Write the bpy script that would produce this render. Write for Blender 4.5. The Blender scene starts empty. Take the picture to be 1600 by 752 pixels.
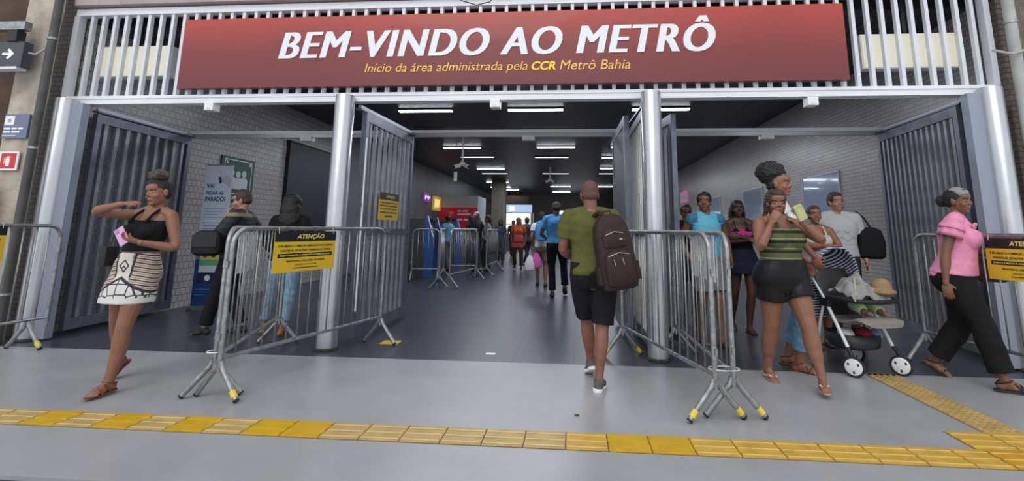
import bpy, bmesh, math, random
import numpy as np
from mathutils import Vector, Matrix
R = math.radians
C = bpy.context.scene.collection
D = bpy.data
random.seed(7)

# ------------------------------------------------------------------ camera
cam_data = D.cameras.new('camera'); cam = D.objects.new('camera', cam_data); C.objects.link(cam)
YAW, PITCH, ROLL = R(4.58544), R(9.62602), R(0.58027)
def cam_axes():
    r = Vector((math.cos(YAW), math.sin(YAW), 0)); f = Vector((-math.sin(YAW), math.cos(YAW), 0)); u = Vector((0, 0, 1))
    f2 = f*math.cos(PITCH) + u*math.sin(PITCH); u2 = u*math.cos(PITCH) - f*math.sin(PITCH)
    return r*math.cos(ROLL) + u2*math.sin(ROLL), u2*math.cos(ROLL) - r*math.sin(ROLL), f2
cr, cu, cf = cam_axes()
m = Matrix((cr, cu, -cf)).transposed().to_4x4(); m.translation = Vector((0, 0, 1.26))
cam.matrix_world = m
cam_data.sensor_width = 36; cam_data.lens = 760.48/1600*36
cam_data.shift_x = -(835.42-800)/1600; cam_data.shift_y = (230.08-376)/1600
cam_data.clip_end = 200
bpy.context.scene.camera = cam
# ------------------------------------------------------------------ world, lights, exposure
W = D.worlds.new('sky'); bpy.context.scene.world = W; W.use_nodes = True
bg = W.node_tree.nodes['Background']; bg.inputs[0].default_value = (0.88, 0.94, 1.0, 1); bg.inputs[1].default_value = 0.85
vs = bpy.context.scene.view_settings
vs.view_transform = 'Standard'; vs.look = 'None'; vs.gamma = 1; vs.use_curve_mapping = False; vs.exposure = 0.30
sun_d = D.lights.new('sun', 'SUN'); sun_d.energy = 0.9; sun_d.angle = R(40); sun_d.color = (1, .97, .93)
sun = D.objects.new('sun', sun_d); C.objects.link(sun); sun.rotation_euler = (R(48), 0, R(-12))

# ------------------------------------------------------------------ materials
def mat(name, col, rough=.6, metal=0, noise=0, nscale=8, bump=0, bscale=40, emit=0, alpha=1, trans=0, col2=None, coat=0):
    m = D.materials.new(name); m.use_nodes = True
    nt = m.node_tree; b = nt.nodes['Principled BSDF']
    b.inputs['Base Color'].default_value = (*col, 1); b.inputs['Roughness'].default_value = rough
    b.inputs['Metallic'].default_value = metal
    if coat: b.inputs['Coat Weight'].default_value = coat
    if trans: b.inputs['Transmission Weight'].default_value = trans
    if alpha < 1: b.inputs['Alpha'].default_value = alpha
    if emit: b.inputs['Emission Color'].default_value = (*col, 1); b.inputs['Emission Strength'].default_value = emit
    tc = nt.nodes.new('ShaderNodeTexCoord')
    if noise or col2:
        n = nt.nodes.new('ShaderNodeTexNoise'); n.inputs['Scale'].default_value = nscale; n.inputs['Detail'].default_value = 5
        nt.links.new(tc.outputs['Object'], n.inputs['Vector'])
        mx = nt.nodes.new('ShaderNodeMix'); mx.data_type = 'RGBA'
        c2 = col2 or tuple(c*(1-noise) for c in col)
        mx.inputs[6].default_value = (*col, 1); mx.inputs[7].default_value = (*c2, 1)
        rp = nt.nodes.new('ShaderNodeMapRange'); rp.inputs[1].default_value = .35; rp.inputs[2].default_value = .65
        nt.links.new(n.outputs[0], rp.inputs[0]); nt.links.new(rp.outputs[0], mx.inputs[0])
        nt.links.new(mx.outputs[2], b.inputs['Base Color'])
    if bump:
        n = nt.nodes.new('ShaderNodeTexNoise'); n.inputs['Scale'].default_value = bscale; n.inputs['Detail'].default_value = 4
        nt.links.new(tc.outputs['Object'], n.inputs['Vector'])
        bp = nt.nodes.new('ShaderNodeBump'); bp.inputs['Strength'].default_value = bump; bp.inputs['Distance'].default_value = .02
        nt.links.new(n.outputs[0], bp.inputs['Height']); nt.links.new(bp.outputs[0], b.inputs['Normal'])
    return m
class X:
    """tiny node-expression helper"""
    def __init__(s, nt, sock): s.nt, s.s = nt, sock
    def op(s, o, *a):
        n = s.nt.nodes.new('ShaderNodeMath'); n.operation = o
        for i, v in enumerate((s,)+a):
            if isinstance(v, X): s.nt.links.new(v.s, n.inputs[i])
            else: n.inputs[i].default_value = v
        return X(s.nt, n.outputs[0])
    def __add__(s, o): return s.op('ADD', o)
    def __sub__(s, o): return s.op('SUBTRACT', o)
    def __mul__(s, o): return s.op('MULTIPLY', o)
    def abs(s): return s.op('ABSOLUTE')
    def sin(s): return s.op('SINE')
    def lt(s, o): return s.op('LESS_THAN', o)
    def gt(s, o): return s.op('GREATER_THAN', o)
    def mod(s, o): return s.op('FLOORED_MODULO', o)
    def max(s, o): return s.op('MAXIMUM', o)
    def min(s, o): return s.op('MINIMUM', o)
def coords(m, kind='Object'):
    nt = m.node_tree; tc = nt.nodes.new('ShaderNodeTexCoord'); sp = nt.nodes.new('ShaderNodeSeparateXYZ')
    nt.links.new(tc.outputs[kind], sp.inputs[0]); return [X(nt, sp.outputs[i]) for i in range(3)]
def layer(m, masks, base):
    """base colour with (mask, colour) layers on top"""
    nt = m.node_tree; b = nt.nodes['Principled BSDF']; prev = None
    for mask, colr in masks:
        mx = nt.nodes.new('ShaderNodeMix'); mx.data_type = 'RGBA'
        if prev is None: mx.inputs[6].default_value = (*base, 1)
        else: nt.links.new(prev, mx.inputs[6])
        mx.inputs[7].default_value = (*colr, 1); nt.links.new(mask.s, mx.inputs[0]); prev = mx.outputs[2]
    nt.links.new(prev, b.inputs['Base Color'])

M = {}
M['steel'] = mat('painted_silver_steel', (.56, .57, .60), .32, .75, noise=.12, nscale=3)
M['galv'] = mat('galvanised_tube', (.42, .43, .44), .42, .8, col2=(.26, .27, .27), nscale=22)
M['gate'] = mat('gate_blue_grey', (.19, .21, .255), .42, .6, noise=.3, nscale=6)
M['gate_bar'] = mat('gate_bar_grey', (.30, .31, .34), .42, .6, noise=.3, nscale=6)
M['gate_bright'] = mat('gate_bar_pale', (.72, .71, .68), .45, .2)
M['white_beam'] = mat('white_painted_beam', (.82, .83, .86), .45, 0, noise=.05, nscale=2)
M['bar_white'] = mat('grille_pale_grey', (.68, .69, .73), .45, .1)
M['dark'] = mat('near_black', (.012, .012, .015), .5)
M['rubber'] = mat('black_rubber', (.015, .015, .016), .7)
M['yellow'] = mat('yellow_tape', (.78, .58, .05), .5)
M['white'] = mat('white_plastic', (.8, .8, .8), .4)
M['signyellow'] = mat('sign_yellow', (.80, .50, .03), .45)
M['signblack'] = mat('sign_black', (.016, .016, .02), .4)
M['signgold'] = mat('sign_gold_letter', (.85, .62, .22), .45)
M['lampglow'] = mat('fluorescent_tube_glow', (.88, .93, 1.0), .4, emit=16)
M['lampdim'] = mat('fluorescent_tube_dim', (.88, .93, 1.0), .4, emit=4)
M['concrete_rough'] = mat('rough_concrete', (.50, .43, .35), .9, noise=.35, nscale=3, bump=.9, bscale=14)
M['pipe'] = mat('grey_pipe', (.075, .075, .072), .5, noise=.35, nscale=5)
M['pipe2'] = mat('pale_pipe', (.42, .42, .40), .45, noise=.2, nscale=5)

# floor materials
def tile_mat(name, c1, mortar, sx, sz, axis, rough=.35, msize=.006, bumpd=.4, c2=None, offset=.5):
    m = D.materials.new(name); m.use_nodes = True; nt = m.node_tree; b = nt.nodes['Principled BSDF']
    tc = nt.nodes.new('ShaderNodeTexCoord'); sp = nt.nodes.new('ShaderNodeSeparateXYZ'); cb = nt.nodes.new('ShaderNodeCombineXYZ')
    nt.links.new(tc.outputs['Object'], sp.inputs[0])
    i, j = {'x': (0, 2), 'y': (1, 2), 'z': (0, 1)}[axis]
    nt.links.new(sp.outputs[i], cb.inputs[0]); nt.links.new(sp.outputs[j], cb.inputs[1])
    br = nt.nodes.new('ShaderNodeTexBrick'); br.inputs['Scale'].default_value = 1; br.offset = offset
    br.inputs['Brick Width'].default_value = sx; br.inputs['Row Height'].default_value = sz; br.inputs['Mortar Size'].default_value = msize
    br.inputs['Mortar Smooth'].default_value = .2
    br.inputs['Color1'].default_value = (*c1, 1); br.inputs['Color2'].default_value = (*(c2 or tuple(c*.85 for c in c1)), 1); br.inputs['Mortar'].default_value = (*mortar, 1)
    nt.links.new(cb.outputs[0], br.inputs[0]); nt.links.new(br.outputs[0], b.inputs['Base Color'])
    bp = nt.nodes.new('ShaderNodeBump'); bp.inputs['Strength'].default_value = bumpd; bp.inputs['Distance'].default_value = .004; bp.invert = True
    nt.links.new(br.outputs[1], bp.inputs['Height']); nt.links.new(bp.outputs[0], b.inputs['Normal'])
    b.inputs['Roughness'].default_value = rough
    return m
M['tile_right'] = tile_mat('glazed_wall_tile_right', (.47, .44, .42), (.26, .25, .235), .24, .06, 'y', rough=.28, msize=.007)
M['tile_left'] = tile_mat('glazed_wall_tile_left', (.47, .45, .44), (.22, .21, .21), .1, .1, 'y', rough=.28, msize=.007)
M['tile_jamb'] = tile_mat('jamb_small_brick_tile', (.20, .155, .14), (.07, .06, .055), .12, .06, 'x', rough=.5)
M['slate'] = tile_mat('slate_floor_tile', (.046, .050, .066), (.026, .028, .036), .6, .6, 'z', rough=.30, msize=.006, bumpd=.25, c2=(.054, .058, .076), offset=0)
M['ledge'] = tile_mat('ledge_pink_stone', (.42, .34, .33), (.3, .24, .24), .3, .15, 'x', rough=.7)

def polished():
    m = D.materials.new('polished_grey_concrete'); m.use_nodes = True; nt = m.node_tree; b = nt.nodes['Principled BSDF']
    tc = nt.nodes.new('ShaderNodeTexCoord'); n = nt.nodes.new('ShaderNodeTexNoise'); n.inputs['Scale'].default_value = 1.6; n.inputs['Detail'].default_value = 8; n.inputs['Roughness'].default_value = .62
    nt.links.new(tc.outputs['Object'], n.inputs[0])
    r = nt.nodes.new('ShaderNodeValToRGB'); r.color_ramp.elements[0].position = .3; r.color_ramp.elements[1].position = .7
    r.color_ramp.elements[0].color = (.30, .30, .315, 1); r.color_ramp.elements[1].color = (.375, .375, .392, 1)
    nt.links.new(n.outputs[0], r.inputs[0]); nt.links.new(r.outputs[0], b.inputs['Base Color'])
    r2 = nt.nodes.new('ShaderNodeMapRange'); r2.inputs[3].default_value = .25; r2.inputs[4].default_value = .42
    nt.links.new(n.outputs[0], r2.inputs[0]); nt.links.new(r2.outputs[0], b.inputs['Roughness'])
    return m
M['platform'] = polished()

def slat_ceiling():
    m = D.materials.new('dark_slat_ceiling'); m.use_nodes = True; nt = m.node_tree; b = nt.nodes['Principled BSDF']
    x, y, z = coords(m)
    g = y.mod(.2).lt(.035); seam = (x + 1.35).mod(2.45).lt(.05)
    layer(m, [(g, (.008, .008, .011)), (seam, (.005, .005, .007))], (.046, .049, .070))
    b.inputs['Roughness'].default_value = .45
    return m
M['ceiling'] = slat_ceiling()

# ------------------------------------------------------------------ mesh building
class MB:
    def __init__(s): s.v, s.f, s.mi = [], [], []
    def add(s, vs, fs, mi=0):
        o = len(s.v); s.v += [tuple(v) for v in vs]; s.f += [tuple(i+o for i in f) for f in fs]; s.mi += [mi]*len(fs); return s
    def box(s, a, b, mi=0):
        (x0, y0, z0), (x1, y1, z1) = a, b
        return s.add([(x0,y0,z0),(x1,y0,z0),(x1,y1,z0),(x0,y1,z0),(x0,y0,z1),(x1,y0,z1),(x1,y1,z1),(x0,y1,z1)],
              [(0,3,2,1),(4,5,6,7),(0,1,5,4),(1,2,6,5),(2,3,7,6),(3,0,4,7)], mi)
    def rings(s, rings, mi=0, caps=True):
        n = len(rings[0]); o = len(s.v)
        for r in rings: s.v += [tuple(p) for p in r]
        fs = []
        for k in range(len(rings)-1):
            for i in range(n):
                j = (i+1) % n; fs.append((o+k*n+i, o+k*n+j, o+(k+1)*n+j, o+(k+1)*n+i))
        if caps: fs.append(tuple(o+i for i in reversed(range(n)))); fs.append(tuple(o+(len(rings)-1)*n+i for i in range(n)))
        s.f += fs; s.mi += [mi]*len(fs); return s
    def tube(s, pts, r, n=10, mi=0, closed=False, flat=None):
        pts = [Vector(p) for p in pts]; rr = r if isinstance(r, (list, tuple)) else [r]*len(pts)
        N = len(pts); prev = None; rings = []
        for k in range(N):
            if closed: t = pts[(k+1) % N]-pts[k-1]
            else: t = pts[min(k+1, N-1)]-pts[max(k-1, 0)]
            t.normalize()
            if prev is None:
                a = Vector((0,0,1)) if abs(t.z) < .9 else Vector((0,1,0))
                u = t.cross(a).normalized()
            else: u = (prev - t*prev.dot(t)).normalized()
            prev = u; w = t.cross(u)
            rings.append([pts[k] + (u*math.cos(q)+w*math.sin(q))*rr[k] for q in [2*math.pi*i/n for i in range(n)]])
        if closed: rings.append(rings[0]); return s.rings(rings, mi, caps=False)
        return s.rings(rings, mi)
    def ell(s, c, ax, n=16, m_=10, mi=0):
        """ellipsoid: centre and three semi-axis vectors"""
        c = Vector(c); a, b, d = [Vector(q) for q in ax]; rings = []
        for k in range(m_+1):
            th = math.pi*(k+.02)/(m_+.04); z = -math.cos(th); q = math.sin(th)
            rings.append([c + d*z + (a*math.cos(p)+b*math.sin(p))*q for p in [2*math.pi*i/n for i in range(n)]])
        return s.rings(rings, mi)
    def lathe(s, prof, c=(0,0,0), n=24, mi=0):
        return s.rings([[(c[0]+r*math.cos(q), c[1]+r*math.sin(q), c[2]+z) for q in [2*math.pi*i/n for i in range(n)]] for r, z in prof], mi)
    def mesh(s, name):
        me = D.meshes.new(name); me.from_pydata(s.v, [], s.f); me.validate()
        if len(me.polygons) == len(s.mi): me.polygons.foreach_set('material_index', s.mi)
        me.update(); return me
    def build(s, name, mats, parent=None, smooth=False, bevel=0):
        me = s.mesh(name)
        if bevel:
            bm = bmesh.new(); bm.from_mesh(me)
            bmesh.ops.bevel(bm, geom=[e for e in bm.edges if len(e.link_faces) == 2 and e.calc_face_angle(0) > .6], offset=bevel, segments=2, affect='EDGES', profile=.7)
            bm.to_mesh(me); bm.free()
        return link(name, me, mats, parent, smooth)
def link(name, me, mats, parent=None, smooth=False):
    for q in (mats if isinstance(mats, (list, tuple)) else [mats]): me.materials.append(q)
    if smooth:
        me.polygons.foreach_set('use_smooth', [True]*len(me.polygons))
        try: me.set_sharp_from_angle(angle=R(40))
        except Exception: pass
    o = D.objects.new(name, me); C.objects.link(o)
    if parent: o.parent = parent
    return o
def thing(name, label, cat, loc=(0,0,0), rz=0, group=None):
    o = D.objects.new(name, None); C.objects.link(o); o.empty_display_size = .1
    o.location = loc; o.rotation_euler = (0,0,rz); return tag(o, label, cat, group)
def tag(o, label, cat, group=None):
    o['label'] = label; o['category'] = cat
    if group: o['group'] = group
    return o
def struct(o): o['kind'] = 'structure'; return o
def copy_tree(o, parent=None):
    c = o.copy(); C.objects.link(c); c.parent = parent
    for ch in list(o.children): copy_tree(ch, c)
    return c
_dg = [None]
def evaluated(o):
    dg = bpy.context.evaluated_depsgraph_get(); return D.meshes.new_from_object(o.evaluated_get(dg))
def drop(o):
    me = o.data; D.objects.remove(o, do_unlink=True)
    if me and me.users == 0:
        (D.meshes if isinstance(me, bpy.types.Mesh) else D.curves).remove(me)
def text_mesh(s, shear=0, bold=0, extrude=.001, spacing=1.0):
    c = D.curves.new('text', 'FONT'); c.body = s; c.size = 1; c.shear = shear; c.offset = bold; c.extrude = extrude; c.space_character = spacing; c.resolution_u = 4
    o = D.objects.new('text', c); C.objects.link(o); me = evaluated(o); drop(o); return me
def smear(me, dx):
    n = len(me.vertices); co = np.empty(n*3); me.vertices.foreach_get('co', co); co = co.reshape(-1, 3)
    fs = [tuple(p.vertices) for p in me.polygons]; V, F = [], []
    for k, d in enumerate(dx):
        c = co.copy(); c[:, 0] += d; c[:, 2] += k*.0004; V += [tuple(q) for q in c]; F += [tuple(i+k*n for i in f) for f in fs]
    out = D.meshes.new('text'); out.from_pydata(V, [], F); out.update(); return out
def lettering(name, s, mat_, parent, x0, x1, z0, z1, y, frame=None, **kw):
    """text fitted to the rectangle x0..x1, z0..z1 of its parent's face at depth y (facing -Y)"""
    sm = kw.pop('smear_', None); me = text_mesh(s, **kw)
    if sm: me = smear(me, sm)
    n = len(me.vertices); co = np.empty(n*3); me.vertices.foreach_get('co', co); co = co.reshape(-1, 3)
    lo, hi = co.min(0), co.max(0); out = np.empty_like(co)
    out[:, 0] = x0 + (co[:, 0]-lo[0])/(hi[0]-lo[0])*(x1-x0)
    out[:, 2] = z0 + (co[:, 1]-lo[1])/(hi[1]-lo[1])*(z1-z0)
    out[:, 1] = y - co[:, 2]
    me.vertices.foreach_set('co', out.ravel()); me.update()
    return link(name, me, mat_, parent)

# ------------------------------------------------------------------ structure
XL, XR, ZC = -6.15, 4.57, 3.83
YF = 4.92          # dark tiled floor starts here
struct(MB().box((-9, YF, -.3), (7, 36, 0)).build('floor', M['slate']))
struct(MB().box((-9, 2.5, -.3), (7, YF, 0)).build('floor_platform', M['platform']))
struct(MB().box((-9, .9, -.32), (7, 2.5, -.02)).build('floor_platform_edge', mat('platform_edge_dark', (.035, .038, .055), .5, noise=.3)))
struct(MB().box((XL-.3, 5.6, ZC), (XR+.3, 36, ZC+.2)).build('ceiling', M['ceiling']))
struct(MB().box((XL-.3, 5.4, 0), (XL, 12.6, ZC)).build('wall_left', M['tile_left']))
M['cladding'] = tile_mat('grey_wall_cladding', (.20, .205, .215), (.05, .05, .055), 1.25, 8, 'y', rough=.45, msize=.02, offset=0)
struct(MB().box((XL-.3, 12.6, 0), (XL+.02, 36, ZC)).build('wall_left_inner', M['cladding']))
struct(MB().box((XR, 5.4, 0), (XR+.3, 36, ZC)).build('wall_right', M['tile_right']))
struct(MB().box((XL-.3, 36, 0), (XR+.3, 36.3, ZC)).build('wall_back', mat('back_wall_dark', (.06, .055, .05), .8, noise=.3)))
# facade walls beside the opening
struct(MB().box((-10, 5.3, 0), (-6.6, 5.6, 6)).build('wall_front_left', mat('brown_stained_render', (.13, .075, .05), .9, noise=.5, nscale=2)))
struct(MB().box((-6.6, 5.3, 0), (XL-.02, 5.6, 6)).build('trim_1', M['tile_jamb']))
struct(MB().box((XR-.02, 5.3, 0), (8, 5.6, 6)).build('wall_front_right', M['tile_jamb']))
struct(MB().box((XL-.02, 5.2, 3.95), (XR-.02, 5.6, 6)).build('wall_front_header', M['ledge']))

# rough concrete pillar on the left with pipe
t = thing('concrete_pillar', 'rough beige concrete pillar at the left edge, beside the grey pipe', 'pillar', (-6.55, 5.0, 0))
bm = bmesh.new(); bmesh.ops.create_cube(bm, size=1)
bmesh.ops.scale(bm, vec=(.34, .12, 6), verts=bm.verts); bmesh.ops.translate(bm, vec=(.15, .085, 3), verts=bm.verts)
bmesh.ops.subdivide_edges(bm, edges=bm.edges, cuts=24, use_grid_fill=True)
for v in bm.verts:
    k = math.sin(v.co.z*9+v.co.x*7)*math.sin(v.co.z*23+v.co.x*31)
    v.co.y += .008*k; v.co.x += .006*math.sin(v.co.z*13+v.co.y*17)
me = D.meshes.new('shaft'); bm.to_mesh(me); bm.free(); link('shaft', me, M['concrete_rough'], t)
def pipe(x, y, r, label, material, z1=3.95):
    t = thing('drain_pipe', label, 'pipe', (x, y, 0))
    MB().tube([(0,0,0), (0,0,z1)], r, 16).build('tube', material, t, True)
    for z in (.5, 2.1, 3.4):
        MB().lathe([(r+.002, z), (r+.009, z+.003), (r+.009, z+.03), (r+.002, z+.033)]).build('bracket', M['galv'], t, True)
    return t
pipe(-6.10, 4.97, .042, 'dark grey drain pipe between the rough pillar and the leftmost column', M['pipe'])
pipe(4.50, 5.10, .05, 'pale grey drain pipe beside the rightmost column', M['pipe2'])
t = thing('concrete_pillar', 'rough beige concrete pillar at the right edge, behind the pale pipe', 'pillar', (4.9, 5.0, 0))
bm = bmesh.new(); bmesh.ops.create_cube(bm, size=1)
bmesh.ops.scale(bm, vec=(.6, .4, 6), verts=bm.verts); bmesh.ops.translate(bm, vec=(.05, .25, 3), verts=bm.verts)
bmesh.ops.subdivide_edges(bm, edges=bm.edges, cuts=20, use_grid_fill=True)
for v in bm.verts: v.co.y += .008*math.sin(v.co.z*19+v.co.x*27)*math.sin(v.co.z*7)
me = D.meshes.new('shaft'); bm.to_mesh(me); bm.free(); link('shaft', me, M['concrete_rough'], t)

# ------------------------------------------------------------------ entrance frame
YB = 5.27
t = thing('header_beam', 'long white steel beam under the red sign, across the entrance', 'beam', (0, YB, 0))
MB().box((-6.13, 0, 2.70), (4.40, .12, 2.80)).build('beam_body', M['white_beam'], t, bevel=.004)
MB().box((-6.13, -.012, 2.765), (4.40, -.001, 2.80)).build('beam_lip', M['white_beam'], t)
t = thing('inner_beam', 'thin white rail across the hall at the gates far ends', 'beam', (0, 7.09, 0))
MB().box((-6.02, 0, 2.69), (4.42, .08, 2.735)).build('upper_flange', M['white_beam'], t)
MB().box((-6.02, .012, 2.63), (4.42, .07, 2.689)).build('lower_flange', M['steel'], t)
boxes = [(-.875, 5.14, 2.61, 2.69, 'small white sensor box under the header beam, middle one'),
         (-4.28, 5.14, 2.61, 2.69, 'small white sensor box under the header beam, left one'),
         (2.555, 5.14, 2.60, 2.68, 'small white sensor box under the header beam, right one'),
         (-.665, 6.96, 2.575, 2.63, 'small white box under the thin inner rail, middle one'),
         (-4.11, 6.96, 2.575, 2.63, 'small white box under the thin inner rail, left one'),
         (2.775, 6.96, 2.575, 2.63, 'small white box under the thin inner rail, right one')]
for x, y, z0, z1, lb in boxes:
    t = thing('sensor_box', lb, 'sensor', (x, y+.13, z0), 0, 'sensor boxes under the beams')
    w = .055 if y < 6 else .09
    MB().box((-w, -.02, 0), (w, .10, z1-z0+.012)).build('housing', M['white'], t, bevel=.006)
    MB().box((-w*.4, -.024, .01), (w*.4, -.0201, .03)).build('lens', M['bar_white'], t)

# grille above the beam
gr = thing('grille_screen', 'tall pale metal bar grille above the entrance beam', 'grille', (0, YB, 0))
MB().box((-6.2, 0, 3.845), (4.46, .09, 3.93)).build('top_rail', M['white_beam'], gr)
MB().box((-6.22, 0, 2.801), (-6.15, .09, 3.844)).build('end_post', M['bar_white'], gr)
MB().box((4.40, 0, 2.801), (4.46, .09, 3.844)).build('end_post', M['bar_white'], gr)
barme = MB().box((-.019, 0, 0), (.019, .05, 1.043)).mesh('bar'); first = None
x = -5.99; n = 0
while x < 4.36:
    b = link('bar', barme, [], gr) if first else link('bar', barme, M['bar_white'], gr)
    first = True; b.location = (x, .015, 2.801); x += .1535; n += 1
# cream panels behind the grille, with faint emission added to their front faces
for x0, x1, z0, z1, lb in ((-6.02, -5.03, 3.10, 3.50, 'cream panel behind the grille left of the red sign'), (3.21, 4.22, 3.06, 3.46, 'cream panel behind the grille right of the red sign')):
    t = thing('cream_panel', lb, 'lamp', ((x0+x1)/2, 5.45, z0), 0, 'cream panels behind the grille')
    w = (x1-x0)/2
    MB().box((-w, 0, 0), (w, .12, z1-z0)).build('case', M['white'], t)
    MB().box((-w+.01, -.012, .01), (w-.01, -.0005, z1-z0-.01)).build('glowing_face', mat('cream_emissive_face', (.72, .68, .55), .5, emit=.22), t)
    MB().box((-.02, .03, z1-z0), (.02, .07, 3.95-z0)).build('hanger', M['dark'], t)

# red sign
sg = thing('welcome_sign', 'wide red banner sign with large white welcome lettering above the entrance', 'sign', (0, YB-.075, 0))
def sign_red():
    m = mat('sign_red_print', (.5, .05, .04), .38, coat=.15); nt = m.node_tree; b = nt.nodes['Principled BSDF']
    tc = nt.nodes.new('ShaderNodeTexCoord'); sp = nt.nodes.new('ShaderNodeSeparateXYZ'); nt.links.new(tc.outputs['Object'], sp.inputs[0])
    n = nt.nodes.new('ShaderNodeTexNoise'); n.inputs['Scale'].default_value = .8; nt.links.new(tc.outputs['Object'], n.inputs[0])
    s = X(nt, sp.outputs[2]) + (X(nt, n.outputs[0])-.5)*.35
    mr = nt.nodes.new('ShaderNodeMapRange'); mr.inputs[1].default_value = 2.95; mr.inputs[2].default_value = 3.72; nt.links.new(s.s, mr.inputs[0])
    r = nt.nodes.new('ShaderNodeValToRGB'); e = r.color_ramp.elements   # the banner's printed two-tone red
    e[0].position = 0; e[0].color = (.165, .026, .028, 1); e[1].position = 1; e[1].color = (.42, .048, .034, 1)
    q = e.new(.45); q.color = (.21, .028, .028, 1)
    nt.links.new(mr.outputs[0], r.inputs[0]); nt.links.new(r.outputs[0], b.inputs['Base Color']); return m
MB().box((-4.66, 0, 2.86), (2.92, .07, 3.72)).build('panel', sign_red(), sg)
lettering('title_lettering', 'BEM-VINDO AO METRÔ', mat('sign_white_letter', (.78, .79, .82), .4), sg, -3.44, 1.56, 3.20, 3.615, -.004, shear=.22, extrude=.003, spacing=1.12, smear_=(-.042, -.028, -.014, 0, .014, .028, .042))
gold = mat('sign_amber_letter', (.88, .50, .10), .45)
lettering('subtitle_lettering', 'Início da área administrada pela', gold, sg, -2.385, -.505, 2.985, 3.125, -.004, shear=.22, extrude=.002)
lettering('subtitle_bold_lettering', 'CCR', mat('sign_bold_yellow', (.95, .66, .02), .45), sg, -.46, -.19, 3.015, 3.118, -.004, shear=.22, bold=.03, extrude=.002)
lettering('subtitle_lettering', 'Metrô Bahia', gold, sg, -.145, .63, 3.015, 3.125, -.004, shear=.22, extrude=.002)

# columns
def column(x, label, plate=0):
    t = thing('steel_column', label, 'column', (x, 5.19, 0), 0, 'silver gate columns')
    MB().lathe([(.105, .012), (.105, 2.735), (.10, 2.745), (0.001, 2.746)], n=40).build('shaft', M['steel'], t, True)
    MB().lathe([(.118, 0), (.121, .01), (.11, .028), (.1055, .03)], n=24).build('base_ring', mat('dirty_weld', (.05, .045, .04), .8, noise=.6, nscale=30), t, True)
    if plate:
        a, b = sorted((.10*plate, .235*plate))
        MB().box((a, -.02, .02), (b, .075, 2.69)).build('side_plate', mat('plate_blue_grey', (.30, .33, .40), .5, .3), t, bevel=.004)
column(-6.03, 'leftmost silver steel column, beside the grey drain pipe', 1)
column(-2.585, 'silver steel column between the left and central gateways', 0)
column(.84, 'silver steel column right of the man with the backpack', 0)
column(4.27, 'rightmost silver steel column, behind the woman in pink', -1)

# gate leaves
def gate(A, B, label, z0=.06, z1=2.62, mid=None, nb=10, bar='gate_bar', group='open metal gate leaves', mesh=False, bw=.02, rod=None, upper_only=False):
    A = Vector((*A, 0)); B = Vector((*B, 0)); L = (B-A).length; rz = math.atan2(B.y-A.y, B.x-A.x)
    t = thing('gate_leaf', label, 'gate', A, rz, group)
    MB().box((0, -.03, z0), (.075, .03, z1)).build('stile', M['gate'], t, bevel=.003)
    MB().box((L-.07, -.03, z0), (L, .03, z1)).build('stile', M['gate'], t, bevel=.003)
    MB().box((.076, -.028, z1-.11), (L-.071, .028, z1)).build('top_rail', M['gate'], t, bevel=.003)
    MB().box((.076, -.028, z0), (L-.071, .028, z0+.12)).build('bottom_rail', M['gate'], t, bevel=.003)
    if mid: MB().box((.076, -.026, mid), (L-.071, .026, mid+.07)).build('middle_rail', M['gate'], t)
    segs = [(z0+.121, mid-.001), (mid+.071, z1-.111)] if mid else [(z0+.121, z1-.111)]
    for a, b in segs:
        me = MB().box((-bw, -.018, a), (bw, .018, b)).mesh('bar'); me.materials.append(M[bar])
        for k in range(nb):
            o = D.objects.new('bar', me); C.objects.link(o); o.parent = t; o.location = (.075+(L-.145)*(k+.5)/nb, 0, 0)
    if mesh:
        MB().box((.08, .019, z0+.12), (L-.075, .0215, z1-.11)).build('mesh_panel', mesh_mat, t)
    if rod: MB().tube([(rod, -.055, .35), (rod, -.055, 2.3)], .011, 8).build('drop_rod', M['white_beam'], t, True); MB().box((rod-.015, -.056, 1.5), (rod+.015, -.0305, 1.54)).build('rod_guide', M['gate'], t)
    MB().box((L*.5-.05, -.045, 1.2), (L*.5+.05, -.0285, 1.27)).build('lock_plate', M['galv'], t) if mid else None
    return t
mesh_mat = mat('perforated_grey_sheet', (.20, .205, .22), .5, .4)
def perforate(m):
    nt = m.node_tree; x, y, z = coords(m)
    h = ((x*160).sin()*((z*160).sin())).gt(.12)
    keep = h.op('SUBTRACT', 1.0).abs()
    nt.links.new((keep*.999).s, nt.nodes['Principled BSDF'].inputs['Alpha'])
perforate(mesh_mat)
gate((-5.88, 5.42), (-5.99, 7.06), 'open gate leaf behind the woman in the patterned skirt', nb=9, bw=.026, mesh=True)
gate((-2.46, 5.45), (-2.42, 7.06), 'open gate leaf carrying the small yellow notice, right of the second column', nb=9, rod=-.02, bw=.024, mid=1.18)
gate((.80, 5.42), (.785, 7.05), 'open gate leaf with pale vertical bars directly behind the third column', nb=11, bar='gate_bright', mid=1.2)
gate((.635, 5.75), (.60, 7.06), 'open gate leaf with grey perforated sheet, left of the third column', nb=3, mesh=True)
gate((1.17, 5.68), (.95, 7.05), 'open gate leaf seen edge-on, right of the third column', nb=8)
gate((4.13, 5.42), (4.27, 7.06), 'open gate leaf behind the woman in pink', nb=14, bw=.022, mesh=False)
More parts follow.
